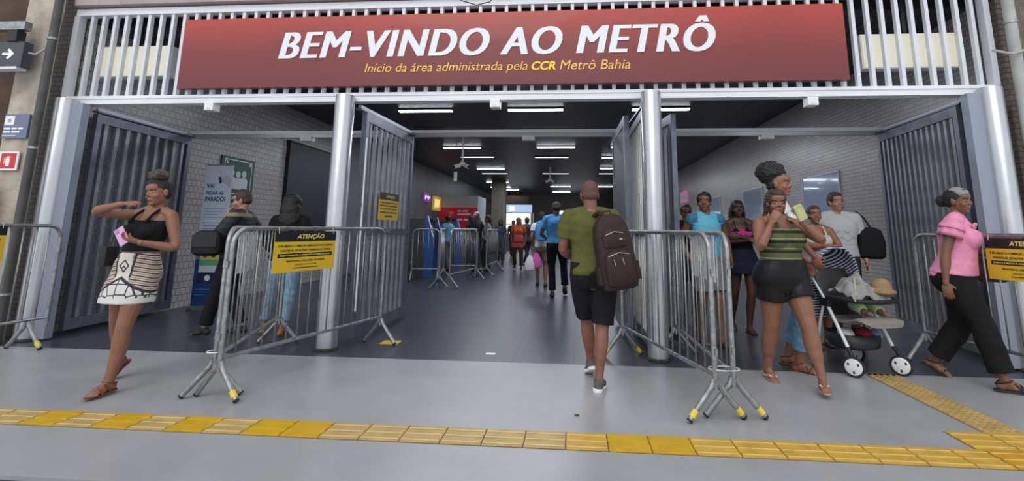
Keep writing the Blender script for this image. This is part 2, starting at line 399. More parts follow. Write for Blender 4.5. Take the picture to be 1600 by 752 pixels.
for (a, b, lb) in (((-5.87, 5.40), (-6.0, 7.08), 'sloping top rail above the leftmost gate leaf'), ((-2.52, 5.40), (-2.42, 7.08), 'top rail above the gate leaf with the yellow notice'),
                   ((.80, 5.40), (.72, 7.08), 'top rail above the gate leaves behind the third column'), ((4.16, 5.40), (4.28, 7.08), 'top rail above the rightmost gate leaf')):
    A = Vector((*a, 0)); B = Vector((*b, 0)); t = thing('gate_head_rail', lb, 'rail', A, math.atan2(B.y-A.y, B.x-A.x), 'gate head rails')
    L = (B-A).length
    MB().box((0, -.035, 2.635), (L, .035, 2.655)).build('lower_flange', M['gate'], t); MB().box((0, -.035, 2.655), (L, .0, 2.69)).build('upper_flange', mat('head_rail_pale', (.5, .54, .64), .4, .3), t)

# ------------------------------------------------------------------ tactile paving
tc_cols = ['pale_yellow_tile', 'strong_yellow_tile', 'mid_yellow_tile', 'orange_yellow_tile']
TM = [mat('pale_yellow_tile', (.52, .36, .13), .5, noise=.22, nscale=9), mat('strong_yellow_tile', (.62, .37, .012), .4, noise=.15, nscale=9),
      mat('mid_yellow_tile', (.62, .38, .05), .45, noise=.2, nscale=9), mat('orange_yellow_tile', (.60, .30, .01), .45, noise=.2, nscale=9),
      mat('tile_grout_brown', (.12, .07, .03), .9), mat('worn_rib_cream', (.78, .58, .30), .5)]
def directional(name, label, x0, x1, y0, y1, pattern, along='x'):
    mb = MB(); T = .25; mb.box((x0, y0, -.002), (x1, y1, .002), 4); n = 0
    a0, a1 = (x0, x1) if along == 'x' else (y0, y1); a = a0
    while a < a1-.01:
        b = min(a+T, a1); k = pattern(n); n += 1
        if along == 'x':
            mb.box((a+.003, y0+.003, .001), (b-.003, y1-.003, .006), k)
            for q in (.16, .5, .84):
                y = y0+(y1-y0)*q; mb.box((a+.008, y-.016, .006), (b-.008, y+.016, .0095), k); mb.box((a+.008, y-.016, .0096), (b-.008, y-.006, .0102), 5 if k != 1 else 1)
        else:
            mb.box((x0+.003, a+.003, .001), (x1-.003, b-.003, .006), k)
            for i in range(5):
                for j in range(5):
                    cx = x0+(x1-x0)*(i+.5)/5; cy = a+(b-a)*(j+.5)/5; mb.box((cx-.012, cy-.012, .006), (cx+.012, cy+.012, .010), k)
        a = b
    return tag(mb.build(name, TM), label, 'tactile paving')
pt = {7:1, 9:1, 11:1, 13:1, 14:1, 12:2}
def pat(n):
    seq = {6:0,7:0,8:0,9:1,10:0,11:1,12:0,13:1,14:0,15:1,16:1,17:0,18:0,19:0,20:0,21:0,22:0,23:2,24:1,25:1,26:2,27:2,28:2}
    return seq.get(n, 2 if n > 20 else 0)
directional('tactile_strip', 'long yellow ribbed tactile strip running across the grey floor in front', -5.8, 2.40, 3.085, 3.33, pat)
directional('tactile_strip', 'orange-yellow end of the tactile strip at the right edge', 2.402, 4.15, 3.085, 3.33, lambda n: 3)
directional('tactile_strip', 'worn yellow studded tactile path leading to the right gateway', 2.62, 2.88, 3.60, 4.90, lambda n: 0, 'y')
directional('tactile_strip', 'orange tactile junction block where the two paths meet', 2.37, 3.60, 3.332, 3.598, lambda n: 3 if n > 1 else 2)

# ------------------------------------------------------------------ crowd barriers
def barrier(A, B, label, group='steel crowd barriers', H=1.25, tape=(), inset=0, sp=.118, leg_r=.02, tiemark=False):
    A = Vector((*A, 0)); B = Vector((*B, 0)); L = (B-A).length
    t = thing('crowd_barrier', label, 'barrier', A, math.atan2(B.y-A.y, B.x-A.x), group)
    r = .13; pts = [(0, 0, .2)]
    for k in range(7): q = math.pi/2*k/6; pts.append((r-r*math.cos(q), 0, H-r+r*math.sin(q)))
    for k in range(7): q = math.pi/2*k/6; pts.append((L-r+r*math.sin(q), 0, H-r+r*math.cos(q)))
    pts.append((L, 0, .2))
    MB().tube(pts, .019, 10).build('frame', M['galv'], t, True)
    MB().tube([(.015, 0, .29), (L-.015, 0, .29)], .016, 8).build('bottom_rail', M['galv'], t, True)
    n = int(L/sp); me = MB().tube([(0, 0, .29), (0, 0, H-.01)], .0065, 6).mesh('bar'); me.materials.append(M['galv'])
    me.polygons.foreach_set('use_smooth', [True]*len(me.polygons))
    for k in range(1, n):
        o = D.objects.new('bar', me); C.objects.link(o); o.parent = t; o.location = (L*k/n, 0, 0)
        if k in (1, n-1): o.scale = (1, 1, (H-.05)/(H+.0)) ; o.location.z = .01
    for e, x in enumerate((inset, L-inset)):
        for s in (1, -1):
            lg = MB().tube([(x, s*.012, .27), (x, s*.03, .22), (x, s*.20, .018)], leg_r, 10).build('leg', M['galv'], t, True)
            MB().tube([(x, s*.195, .024), (x, s*.204, .0125)], leg_r+.001, 10).build('end_cap', M['rubber'], lg, True)
            if (e, s) in tape: MB().tube([(x, s*.150, .078), (x, s*.183, .038)], leg_r+.002, 10).build('tape', M['yellow'], lg, True)
    for z in (.42, .95):
        for x in (-.022, L+.022): MB().box((x-.012, -.010, z), (x+.012, .010, z+.05)).build('hook', M['galv'], t)
    return t
barrier((-2.63, 3.65), (-2.14, 5.50), 'crowd barrier carrying the yellow ATENÇÃO notice, left of centre', tape=((0, -1),))
barrier((-2.705, 3.70), (-3.25, 5.40), 'crowd barrier tied behind the one with the notice, left of centre')
barrier((.96, 3.62), (.50, 5.30), 'front crowd barrier beside the man with the brown backpack', tape=((0, 1), (1, 1), (1, -1), (0, -1)))
barrier((1.10, 3.68), (1.06, 5.42), 'crowd barrier tied to the right of the one beside the backpack man', tape=((0, -1),))
barrier((-5.60, 5.0), (-5.70, 3.1), 'crowd barrier at the left edge carrying the yellow notice', inset=.18, tape=((0, 1),))
barrier((3.53, 5.45), (3.78, 3.5), 'crowd barrier at the right edge behind the woman in pink')
flb = ['far crowd barrier nearest the blue ticket machine', 'far crowd barrier reaching out into the hall', 'far crowd barrier standing closest to the entrance', 'far crowd barrier in the second row behind', 'farthest crowd barrier near the people queueing']
far = [((-3.95, 11.95), (-3.32, 12.05)), ((-3.24, 12.3), (-2.86, 10.5)), ((-2.66, 10.6), (-2.44, 12.5)), ((-3.3, 13.2), (-2.6, 13.22)), ((-2.38, 13.5), (-2.35, 15.3))]
for (a, b), lb in zip(far, flb): barrier(a, b, lb, 'crowd barriers inside the hall')
tag(MB().tube([( -2.70+.055*math.cos(q)*1.0, 3.675+.045*math.sin(q), .33) for q in [k*math.pi/8 for k in range(16)]], .004, 6, closed=True).build('cable_tie', M['white'], None, True), 'white cable tie joining the two barrier poles, left of centre', 'cable tie')
tag(MB().tube([(1.03+.105*math.cos(q), 3.65+.06*math.sin(q), .33) for q in [k*math.pi/8 for k in range(16)]], .0028, 6, closed=True).build('cable_tie', M['white'], None, True), 'white cable tie joining the two barrier poles, right of centre', 'cable tie')

# notices
NT = ['É PROIBIDO O COMÉRCIO AMBULANTE NOS ACESSOS,', 'PASSARELAS, ESTAÇÕES E TERMINAIS DE ÔNIBUS.', 'SUJEITO A MULTA E APREENSÃO DA MERCADORIA', 'MANTENHA LIVRE A ÁREA DE ACESSO', 'DECRETO MUNICIPAL']
def notice(A, B, z0, z1, label, off=.03, white_back=False, flip=False, text=True):
    """A is the reader's left end, B the right end"""
    A = Vector((*A, 0)); B = Vector((*B, 0)); w = (B-A).length; rz = math.atan2(B.y-A.y, B.x-A.x)
    t = thing('warning_notice', label, 'sign', (A.x, A.y, z0), rz, 'warning notices'); h = z1-z0; o = -off
    MB().box((0, o, 0), (w, o+.004, h)).build('board', M['signyellow'] if not white_back else M['white'], t)
    fy = o-.0012
    if not white_back:
        MB().box((0, fy, h*.745), (w, o-.0002, h)).build('header_band', M['signblack'], t)
        lettering('headline', 'ATENÇÃO', M['signgold'], t, w*.33, w*.78, h*.79, h*.95, fy-.001, shear=.2, bold=.03, extrude=.0004)
        lettering('warning_text', NT[0], M['signblack'], t, w*.06, w*.95, h*.60, h*.675, fy, bold=.02, extrude=.0004)
        lettering('warning_text', NT[1], M['signblack'], t, w*.09, w*.92, h*.49, h*.565, fy, bold=.02, extrude=.0004)
        MB().box((w*.06, fy, h*.355), (w*.94, o-.0002, h*.455)).build('text_band', M['signblack'], t)
        lettering('warning_text', NT[2], M['signgold'], t, w*.09, w*.91, h*.375, h*.435, fy-.001, bold=.02, extrude=.0004)
        lettering('warning_text', NT[3], M['signblack'], t, w*.2, w*.82, h*.24, h*.30, fy, bold=.02, extrude=.0004)
        lettering('warning_text', NT[4], M['signblack'], t, w*.33, w*.69, h*.15, h*.185, fy, extrude=.0004)
        MB().box((w*.30, fy, h*.080), (w*.71, o-.0002, h*.100)).build('small_print', M['signblack'], t)
    for x in (.04, w-.04):
        MB().tube([(x, o-.003, h-.02), (x, o+.004, h+.028), (x, o+.05, h+.024), (x, o+.036, h-.02)], .0025, 5).build('tie', M['white'], t)
    return t
notice((-2.53, 3.99), (-2.345, 4.69), .875, 1.225, 'yellow and black ATENÇÃO notice on the barrier left of centre', off=.026)
notice((-3.09, 4.66), (-2.84, 4.05), .86, 1.215, 'blank white back of a notice tied to the barrier behind, left of centre', white_back=True, off=.026)
notice((1.092, 4.08), (1.077, 4.72), .86, 1.215, 'blank white back of a notice on the barrier right of centre', white_back=True, off=.03) 
notice((-5.70, 3.75), (-5.63, 4.48), .90, 1.24, 'yellow and black ATENÇÃO notice on the barrier at the left edge', off=.03)
notice((3.64, 4.67), (3.72, 4.03), .88, 1.23, 'yellow and black ATENÇÃO notice on the barrier at the right edge', off=.03)

# gate notice (on the leaf right of the second column, facing the viewer's right)
# ------------------------------------------------------------------ ceiling lights
LIGHTS = []
rows = {'left': [(10.1,-3.2,1),(14.95,-3.5,1),(16.95,-3.4,.3),(20.4,-3.5,1),(22.1,-3.6,.3),(26.1,-4.1,.6),(29.3,-4.4,1),(31.3,-4.1,1)],
        'middle': [(10.1,-.8,1),(14.9,-.53,1),(17.05,-.76,.3),(22.1,-.8,.2),(28.8,-.75,1),(33.0,-.8,.6)],
        'right': [(10.15,1.84,1),(14.9,1.75,1),(17.1,1.6,.6),(20.1,1.7,.6),(22.1,1.75,.3),(28.8,1.7,.6)]}
def ceiling_light(x, y, s, label):
    t = thing('ceiling_light', label, 'ceiling light', (x, y, ZC), 0, 'ceiling lights of the hall')
    MB().box((-.60, -.07, -.04), (.60, .07, -.001)).build('housing', M['dark'], t)
    MB().box((-.585, -.055, -.058 if s > .5 else -.045), (.585, .055, -.0405)).build('glowing_face', M['lampglow'] if s > .5 else M['lampdim'], t)
nth = ['first', 'second', 'third', 'fourth', 'fifth', 'sixth', 'seventh', 'eighth', 'ninth']
for rw, ls in rows.items():
    for k, (y, cx, s) in enumerate(ls): ceiling_light(cx, y, s, '%s fluorescent ceiling light from the entrance in the %s row' % (nth[k], rw))
for y in (9.5, 16, 24): 
    l = D.lights.new('hall_light', 'AREA'); l.shape = 'RECTANGLE'; l.size = 6; l.size_y = 1.0; l.energy = 120; l.color = (.85, .9, 1)
    o = D.objects.new('hall_light', l); C.objects.link(o); o.location = (-.7, y, ZC-.1)

# ------------------------------------------------------------------ people
def remesh(mb, vox, smooth=2, fold=0, seed=0, fscale=22):
    me = mb.mesh('tmp'); o = D.objects.new('tmp', me); C.objects.link(o)
    r = o.modifiers.new('r', 'REMESH'); r.mode = 'VOXEL'; r.voxel_size = vox; r.adaptivity = 0
    if smooth: s = o.modifiers.new('s', 'SMOOTH'); s.iterations = smooth; s.factor = .5
    out = evaluated(o); drop(o)
    if fold:
        n = len(out.vertices); co = np.empty(n*3); out.vertices.foreach_get('co', co); co = co.reshape(-1, 3)
        no = np.empty(n*3); out.vertices.foreach_get('normal', no); no = no.reshape(-1, 3)
        x, y, z = co.T; k = fscale
        d = np.sin(k*(x*.8+z*1.3+.3*np.sin(9*z+seed))+seed)*.5 + np.sin(k*1.7*(y*.9-x*.5+z*.6)+seed*2.1+1.5*np.sin(11*x))*.35 + np.sin(k*.7*(z*1.2-x)+seed*3+2*np.sin(7*y+5*z))*.6
        co += no*(d*fold)[:, None]; out.vertices.foreach_set('co', co.ravel())
    out.polygons.foreach_set('use_smooth', [True]*len(out.polygons)); out.materials.clear(); out.update()
    return out
def lerp(tab, z):
    if z <= tab[0][0]: return tab[0][1:]
    for a, b in zip(tab, tab[1:]):
        if z <= b[0]:
            t = (z-a[0])/(b[0]-a[0]); t = t*t*(3-2*t)*.5+t*.5
            return [p+(q-p)*t for p, q in zip(a[1:], b[1:])]
    return tab[-1][1:]
TORSO_M = [(.78,.135,.085,0),(.86,.168,.108,-.012),(.92,.172,.115,-.014),(.98,.165,.110,-.006),(1.06,.150,.102,.004),(1.14,.150,.104,.004),(1.22,.163,.112,.002),(1.30,.176,.112,-.006),(1.36,.168,.095,-.012),(1.405,.118,.072,-.014),(1.44,.07,.058,-.012)]
TORSO_F = [(.78,.140,.088,-.004),(.86,.180,.115,-.018),(.92,.182,.120,-.018),(.98,.165,.110,-.008),(1.07,.130,.092,.004),(1.14,.134,.095,.004),(1.22,.147,.104,.004),(1.30,.155,.102,-.004),(1.36,.146,.086,-.012),(1.405,.10,.062,-.014),(1.44,.058,.05,-.012)]
SKIN = {}
def skin(k):
    if k not in SKIN:
        c = {'deep': (.085,.038,.024), 'brown': (.20,.088,.050), 'warm': (.26,.112,.066), 'light': (.42,.22,.15), 'red': (.25,.10,.065)}[k]
        SKIN[k] = mat('skin_'+k, c, .48, noise=.12, nscale=14)
    return SKIN[k]
M['eye'] = mat('eye_white', (.24,.21,.19), .25); M['iris'] = mat('dark_iris', (.02,.012,.01), .2)
M['hair'] = mat('black_hair', (.012,.010,.010), .55, bump=.6, bscale=90); M['hair_grey'] = mat('grey_hair', (.28,.27,.26), .6, bump=.6, bscale=90)
M['hair_brown'] = mat('brown_hair', (.055,.03,.02), .55, bump=.6, bscale=90); M['hair_ash'] = mat('ash_brown_hair', (.075,.06,.05), .7, bump=.6, bscale=90)
M['buzz'] = mat('shaved_hair', (.115,.055,.042), .8)

class Person:
    def __init__(s, label, pos, face, H=1.7, sex='m', build=1.0, belly=0, skin_='brown', vox=.007, pose=None, group=None, bust=1, name='person', far=False):
        s.S = H/1.70; s.face = R(face); s.sex = sex; s.b = build; s.vox = vox; s.skin = skin_; s.far = far
        p = s.p = dict(pose or {}); s.belly = belly; s.bust = bust if sex == 'f' else 0
        s.root = thing(name, label, 'person', (pos[0], pos[1], 0), 0, group)
        s.fw = Vector((math.cos(s.face), math.sin(s.face), 0)); s.rt = Vector((math.sin(s.face), -math.cos(s.face), 0))
        s.tab = TORSO_F if sex == 'f' else TORSO_M
        # everything below in root coordinates divided by S (canonical 1.70 m), world-oriented axes
        hip = p.get('hip', (0, 0, .92)); s.P = Vector((hip[0], hip[1], hip[2]))/s.S if 'hip' in p else Vector((0, 0, .92))
        ln = p.get('lean', (0, 0)); s.u = Vector((ln[0], ln[1], 1)).normalized()
        cy = p.get('cyaw', 0); py = p.get('pyaw', 0); s.cyaw, s.pyaw = R(cy), R(py)
        s.joints(); s.body()
    def axes(s, yaw):
        f = s.fw*math.cos(yaw)+s.rt*(-math.sin(yaw)); r = s.rt*math.cos(yaw)+s.fw*math.sin(yaw); return r, f
    def sec(s, z):
        t = max(0, min(1, (z-.95)/.35)); r, f = s.axes(s.pyaw+(s.cyaw-s.pyaw)*t)
        if z > .92: c = s.P + s.u*(z-.92)
        else: c = s.P + Vector((0, 0, z-.92))
        hw, hd, yo = lerp(s.tab, z)
        be = s.belly*math.exp(-((z-1.08)/.13)**2)
        w = s.b*(1+.5*be); d = s.b*(1+be)
        fat = 1 if z < 1.36 else (1/s.b if s.b > 1 else 1)
        f2 = (f - s.u*f.dot(s.u)).normalized() if z > .92 else f
        return c + f2*(yo+.04*be), r, f2, hw*w*fat, hd*d*fat
    def ring(s, z, inf=0, n=28, sq=.9, flare=0, zc=None, lower=None):
        c, r, f, hw, hd = s.sec(z); out = []
        if lower: # wide enough to enclose both legs
            hw = max(hw, lower[0]); hd = max(hd, lower[1]); c = lower[2] if lower[2] else c
        hw += inf+flare; hd += inf+flare
        for i in range(n):
            q = 2*math.pi*i/n; a, b = math.cos(q), math.sin(q)
            a = math.copysign(abs(a)**sq, a); b = math.copysign(abs(b)**sq, b)
            out.append(c + r*hw*a + f*hd*b)
        return out
    def ik(s, a, c, l1, l2, hint):
        d = c-a; L = d.length
        if L > (l1+l2)*.998: c = a + d*((l1+l2)*.998/L); d = c-a; L = d.length
        d.normalize(); x = (l1*l1-l2*l2+L*L)/(2*L); h = math.sqrt(max(0, l1*l1-x*x))
        hn = (hint - d*hint.dot(d)); hn = hn.normalized() if hn.length > 1e-4 else Vector((0, 1, 0))
        return a + d*x + hn*h, c
    def w(s, t): return Vector(t)/s.S
    def joints(s):
        p = s.p; s.J = J = {}
        pr, pf = s.axes(s.pyaw); cr_, cf_ = s.axes(s.cyaw)
        sw = .178 if s.sex == 'm' else .158
        for sd, k in (('R', 1), ('L', -1)):
            hp = s.P + pr*k*.088*min(s.b, 1.15) + Vector((0, 0, -.02))
            ank = s.w(p['ank'+sd]) if 'ank'+sd in p else Vector((pr*k*.09).to_tuple()) + Vector((s.P.x, s.P.y, .08))
            kh = s.w(p.get('kh'+sd, (0,0,0))) if 'kh'+sd in p else pf + pr*k*.12
            kn, ank = s.ik(hp, ank, .412, .412, kh)
            J['hip'+sd], J['knee'+sd], J['ank'+sd] = hp, kn, ank
            sh = s.P + s.u*(1.375-.92) + cr_*k*(sw*(1+(s.b-1)*.35)) - cf_*.012 + Vector((0, 0, p.get('shr'+sd, 0)))
            wr = s.w(p['wr'+sd]) if 'wr'+sd in p else sh + Vector((0, 0, -.50)) + cr_*k*.07 + cf_*.06
            eh = Vector(p['eh'+sd]) if 'eh'+sd in p else (-cf_*.8 + cr_*k*.4)
            el, wr = s.ik(sh, wr, .285, .25, eh)
            J['sh'+sd], J['el'+sd], J['wr'+sd] = sh, el, wr
        s.cr, s.cf = cr_, cf_
        nb = s.P + s.u*(1.43-.92) - cf_*.012; hy = R(p.get('hyaw', 0)) + s.cyaw*.6; r, f = s.axes(hy)
        pit = R(p.get('hpitch', 0)); tl = R(p.get('htilt', 0)); u = Vector((0, 0, 1))
        f2 = f*math.cos(pit)-u*math.sin(pit); u2 = u*math.cos(pit)+f*math.sin(pit)
        r2 = r*math.cos(tl)+u2*math.sin(tl); u3 = u2*math.cos(tl)-r*math.sin(tl)
        s.hr, s.hf, s.hu = r2, f2, u3
        s.nb = nb; s.hc = nb + s.u*.105 + f*.018 + Vector((0, 0, .035)) + s.w(p.get('hoff', (0, 0, 0)))
    def H(s, x, y, z): return s.hc + s.hr*x + s.hf*y + s.hu*z
    def hell(s, mb, c, ax, **k): mb.ell(s.H(*c), (s.hr*ax[0], s.hf*ax[1], s.hu*ax[2]), **k)
    def limb(s, mb, pts, rs, n=14):
        mb.tube(pts, rs, n)
        mb.ell(pts[0], (Vector((rs[0],0,0)), Vector((0,rs[0],0)), Vector((0,0,rs[0]))), 12, 8)
        mb.ell(pts[-1], (Vector((rs[-1],0,0)), Vector((0,rs[-1],0)), Vector((0,0,rs[-1]))), 12, 8)
    def armpts(s, sd, t0=0, t1=2, inf=0, flare=0):
        """t in 0..1 upper arm, 1..2 forearm"""
        J = s.J; A, E, Wr = J['sh'+sd], J['el'+sd], J['wr'+sd]; k = (s.b-1)*.7+1; kk = 1 if s.sex == 'm' else .9
        prof = [(0,.053),(.25,.051),(.55,.045),(.9,.039),(1,.038),(1.15,.040),(1.35,.039),(1.7,.030),(2,.0255)]
        pts, rs = [], []; N = 12
        for i in range(N+1):
            t = t0+(t1-t0)*i/N; q = A.lerp(E, t) if t <= 1 else E.lerp(Wr, t-1)
            if .85 < t < 1.15: # round the elbow
                q = (A.lerp(E, .85).lerp(E, (t-.85)/.3)).lerp(E.lerp(E.lerp(Wr, .15), (t-.85)/.3), (t-.85)/.3)
            r_ = lerp([(a, b) for a, b in prof], t)[0]*kk*(k if t < 1.8 else 1)+inf+flare*(t-t0)/(t1-t0)
            pts.append(q); rs.append(r_)
        return pts, rs
    def legpts(s, sd, t0=0, t1=2, inf=0, flare=0, straight=False):
        J = s.J; A, K, N_ = J['hip'+sd], J['knee'+sd], J['ank'+sd]; k = (s.b-1)*.8+1; kk = 1.0 if s.sex == 'm' else 1.03
        prof = [(0,.088),(.3,.084),(.6,.072),(.88,.057),(1,.055),(1.12,.052),(1.32,.056),(1.55,.048),(1.8,.037),(2,.035)]
        pts, rs = [], []; N = 16; bk = (K-(A+N_)/2); back = -s.fw
        for i in range(N+1):
            t = t0+(t1-t0)*i/N; q = A.lerp(K, t) if t <= 1 else K.lerp(N_, t-1)
            if .88 < t < 1.12:
                w_ = (t-.88)/.24; q = (A.lerp(K, .88).lerp(K, w_)).lerp(K.lerp(K.lerp(N_, .12), w_), w_)
            if 1.1 < t < 1.8 and not straight: q = q + back*.012*math.sin((t-1.1)/.7*math.pi)
            r_ = lerp(prof, t)[0]*kk*(k if t < 1.75 else 1)
            if straight: r_ = max(r_, .055 if t > 1 else 0)
            pts.append(q); rs.append(r_+inf+flare*(t-t0)/(t1-t0))
        return pts, rs
    def foot_frame(s, sd):
        fy = R(s.p.get('fy'+sd, 8 if sd == 'R' else -8)); fy = -fy; fp = R(s.p.get('fp'+sd, 0))
        f = s.fw*math.cos(fy)+s.rt*(-math.sin(fy)); r = s.rt*math.cos(fy)+s.fw*math.sin(fy); u = Vector((0,0,1))
        return r, f*math.cos(fp)-u*math.sin(fp), u*math.cos(fp)+f*math.sin(fp), s.J['ank'+sd]
    def foot(s, mb, sd, inf=0, toes=True):
        r, f, u, a = s.foot_frame(sd); k = -1 if sd == 'R' else 1
        P = lambda x, y, z: a + r*x + f*y + u*z
        mb.ell(P(0,-.028,-.042), (r*(.031+inf), f*(.038+inf), u*(.034+inf*.6)), 12, 8)
        mb.ell(P(0,.01,-.028), (r*(.032+inf), f*(.06+inf), u*(.042+inf*.5)), 12, 8)
        mb.ell(P(k*.004,.075,-.052), (r*(.042+inf), f*(.07+inf), u*(.024+inf*.6)), 14, 8)
        mb.ell(P(k*.006,.04,-.040), (r*(.034+inf), f*(.07+inf), u*(.034+inf*.6)), 14, 8)
        if inf: mb.ell(P(k*.006,.12,-.056), (r*(.036+inf), f*(.045+inf), u*(.019+inf*.6)), 14, 8)
        if toes:
            for i, (x, l, rr) in enumerate(((.026,.168,.0125),(.008,.166,.0095),(-.008,.158,.009),(-.022,.148,.0085),(-.034,.138,.008))):
                x *= k; mb.tube([P(x*.9,.11,-.060), P(x,l-.02,-.063), P(x*1.02,l-.006,-.068)], [rr+.002, rr, rr*.75], 8)
    def hand(s, mb, sd):
        J = s.J; p = s.p; Wr = J['wr'+sd]; fa = (Wr-J['el'+sd]).normalized()
        d = Vector(p['hd'+sd]).normalized() if 'hd'+sd in p else fa
        k = 1 if sd == 'R' else -1
        inward = -s.cr*k if 'hn'+sd not in p else Vector(p['hn'+sd])   # palm normal
        nrm = (inward - d*inward.dot(d)); nrm = nrm.normalized() if nrm.length > 1e-3 else s.cf
        side = d.cross(nrm).normalized()*(1 if sd == 'R' else -1)   # towards the thumb
        if 'hn'+sd not in p and side.dot(s.cf) < 0: side = -side
        cu_ = R(p.get('curl'+sd, 28))
        P = lambda a, b, c: Wr + d*a + side*b + nrm*c
        mb.tube([P(-.02,0,0), P(.012,0,0)], [.024,.024], 12)
        mb.ell(P(.048,0,0), (d*.052, side*.040, nrm*.0155), 14, 10)
        tips = []
        for i, (b, l, fan) in enumerate(((.029,.072,.13),(.0098,.080,.04),(-.0095,.075,-.05),(-.028,.058,-.15))):
            pos = P(.086-.004*abs(i-1), b, 0); dr = (d+side*fan).normalized(); pts = [P(.05, b*.85, 0), pos]; ang = 0
            for seg, fr in enumerate((.45,.30,.25)):
                ang += cu_*(.7 if seg == 0 else 1)
                pos = pos + (dr*math.cos(ang)+nrm*math.sin(ang))*l*fr; pts.append(pos)
            mb.tube(pts, [.010,.0092,.0086,.008,.0062], 8); tips.append(pos)
        tb = P(.018,.026,.004); t1 = tb + (d*.62+side*.7+nrm*.35).normalized()*.045; t2 = t1 + (d*.85+side*.3+nrm*.4).normalized()*.033
        mb.tube([P(.02,.01,0), tb, t1, t2], [.013,.0135,.0105,.0075], 8)
        s.palm = getattr(s, 'palm', {}); s.palm[sd] = (P(.085,0,.03), d, side, nrm)
    def head(s, mb):
        h = s.hell
        h(mb, (0,-.010,.032), (.073,.090,.084)); h(mb, (0,.018,-.025), (.060,.068,.082)); h(mb, (0,.030,-.055), (.046,.052,.052))
        h(mb, (0,.062,-.088), (.022,.020,.018)); h(mb, (0,.066,.026), (.048,.020,.013)); h(mb, (0,.048,.045), (.058,.042,.040))
        for k in (-1, 1):
            h(mb, (k*.040,.052,-.028), (.024,.026,.024)); h(mb, (k*.031,.066,.004), (.015,.013,.010))
            h(mb, (k*.074,-.004,-.010), (.009,.019,.031)); h(mb, (k*.080,-.012,.004), (.006,.012,.018))
            h(mb, (k*.011,.088,-.024), (.009,.011,.0075))
        mb.tube([s.H(0,.074,.012), s.H(0,.088,-.005), s.H(0,.100,-.020)], [.0085,.010,.0115], 10)
        h(mb, (0,.080,-.050), (.023,.010,.0065), n=10, m_=6); h(mb, (0,.078,-.060), (.019,.011,.0075), n=10, m_=6)
        rn = .056 if s.sex == 'm' else .046
        mb.tube([s.nb-s.u*.035, s.nb+s.u*.02, s.H(0,-.022,-.035)], [rn*1.25, rn*1.02, rn], 16)
    def body(s):
        mb = MB()
        zs = [.78,.82,.86,.90,.94,.98,1.03,1.08,1.13,1.18,1.23,1.28,1.32,1.36,1.385,1.405,1.425,1.44]
        mb.rings([s.ring(z) for z in zs])
        if s.bust:
            for k in (-1, 1):
                c, r, f, hw, hd = s.sec(1.245); mb.ell(c+r*k*.068*s.b+f*(hd*.72), (r*.062*s.b*s.bust, f*.052*s.b*s.bust, s.u*.060*s.b*s.bust), 14, 10)
        pr, pf = s.axes(s.pyaw)
        for k in (-1, 1): # seat
            mb.ell(s.P+pr*k*.075*s.b-pf*.052*s.b+Vector((0,0,-.035)), (pr*.082*s.b, pf*.085*s.b, Vector((0,0,.095*s.b))), 14, 10)
        # trapezius
        for sd in 'RL':
            A = s.J['sh'+sd]; nk = s.nb + s.u*.012
            mb.tube([nk, nk.lerp(A, .5)+s.u*.004, A+s.u*.004], [.045,.046,.046], 12)
            s.limb(mb, *s.armpts(sd)); s.limb(mb, *s.legpts(sd)); s.hand(mb, sd); s.foot(mb, sd)
        s.head(mb)
        me = remesh(mb, s.vox, 2 if s.vox < .01 else 1)
        # face colouring by position on the head
        me.materials.append(skin(s.skin)); me.materials.append(M['eye']); me.materials.append(M['iris']); me.materials.append(mat('lip_tone', tuple(c*f for c, f in zip({'deep': (.10,.035,.03), 'brown': (.20,.06,.05), 'warm': (.30,.09,.075), 'light': (.42,.16,.13), 'red': (.25,.07,.06)}[s.skin], (1,1,1))), .4)); me.materials.append(M['hair'])
        n = len(me.polygons); ce = np.empty(n*3); me.polygons.foreach_get('center', ce); ce = ce.reshape(-1, 3) - np.array(s.hc)
        hx = ce@np.array(s.hr); hy = ce@np.array(s.hf); hz = ce@np.array(s.hu); mi = np.zeros(n, int); ax = np.abs(hx)
        if s.vox < .012:
            front = (hy > .055)
            e = ((ax-.031)/.0135)**2+((hz-.004)/.0055)**2 < 1; mi[front & e] = 1
            mi[front & (((ax-.031)**2+(hz-.004)**2) < .0062**2)] = 2
            mi[front & (ax > .014) & (ax < .050) & (np.abs(hz-(.0265-.0045*((ax-.032)/.018)**2)) < .0042)] = 4
            mi[front & (ax < .024) & (np.abs(hz+.0555) < .0105*(1-(ax/.026)**2)+.001)] = 3
        me.polygons.foreach_set('material_index', mi)
        s.finish(me, 'body', None)
    def finish(s, me, name, material, parent=None):
        me.transform(Matrix.Scale(s.S, 4))
        if material is not None:
            me.materials.clear()
            for q in (material if isinstance(material, (list, tuple)) else [material]): me.materials.append(q)
        me.name = name; o = D.objects.new(name, me); C.objects.link(o); o.parent = parent or s.root; return o
    # ---------------- clothes
    def top(s, name, material, z0=.93, z1=1.40, sleeve=.55, inf=.014, fold=.0022, flare=0, sflare=.012, neck=True, straps=0, parent=None, seed=1, shoulders=True):
        mb = MB(); n = max(4, int((z1-z0)/.04))
        zs = [z0+(z1-z0)*i/n for i in range(n+1)]
        if z1 >= 1.40: zs.append(1.425)
        mb.rings([s.ring(z, inf, flare=flare*max(0, (1.15-z)/.25)) for z in zs])
        if s.bust and z1 > 1.22:
            for k in (-1, 1):
                c, r, f, hw, hd = s.sec(1.245); e = s.bust*s.b; mb.ell(c+r*k*.068*s.b+f*(hd*.72), (r*(.062*e+inf), f*(.052*e+inf), s.u*(.060*e+inf)), 14, 10)
        if z0 < .95:
            pr, pf = s.axes(s.pyaw)
            for k in (-1, 1): mb.ell(s.P+pr*k*.075*s.b-pf*.052*s.b+Vector((0,0,.0)), (pr*(.082*s.b+inf), pf*(.085*s.b+inf), Vector((0,0,.06))), 14, 10)
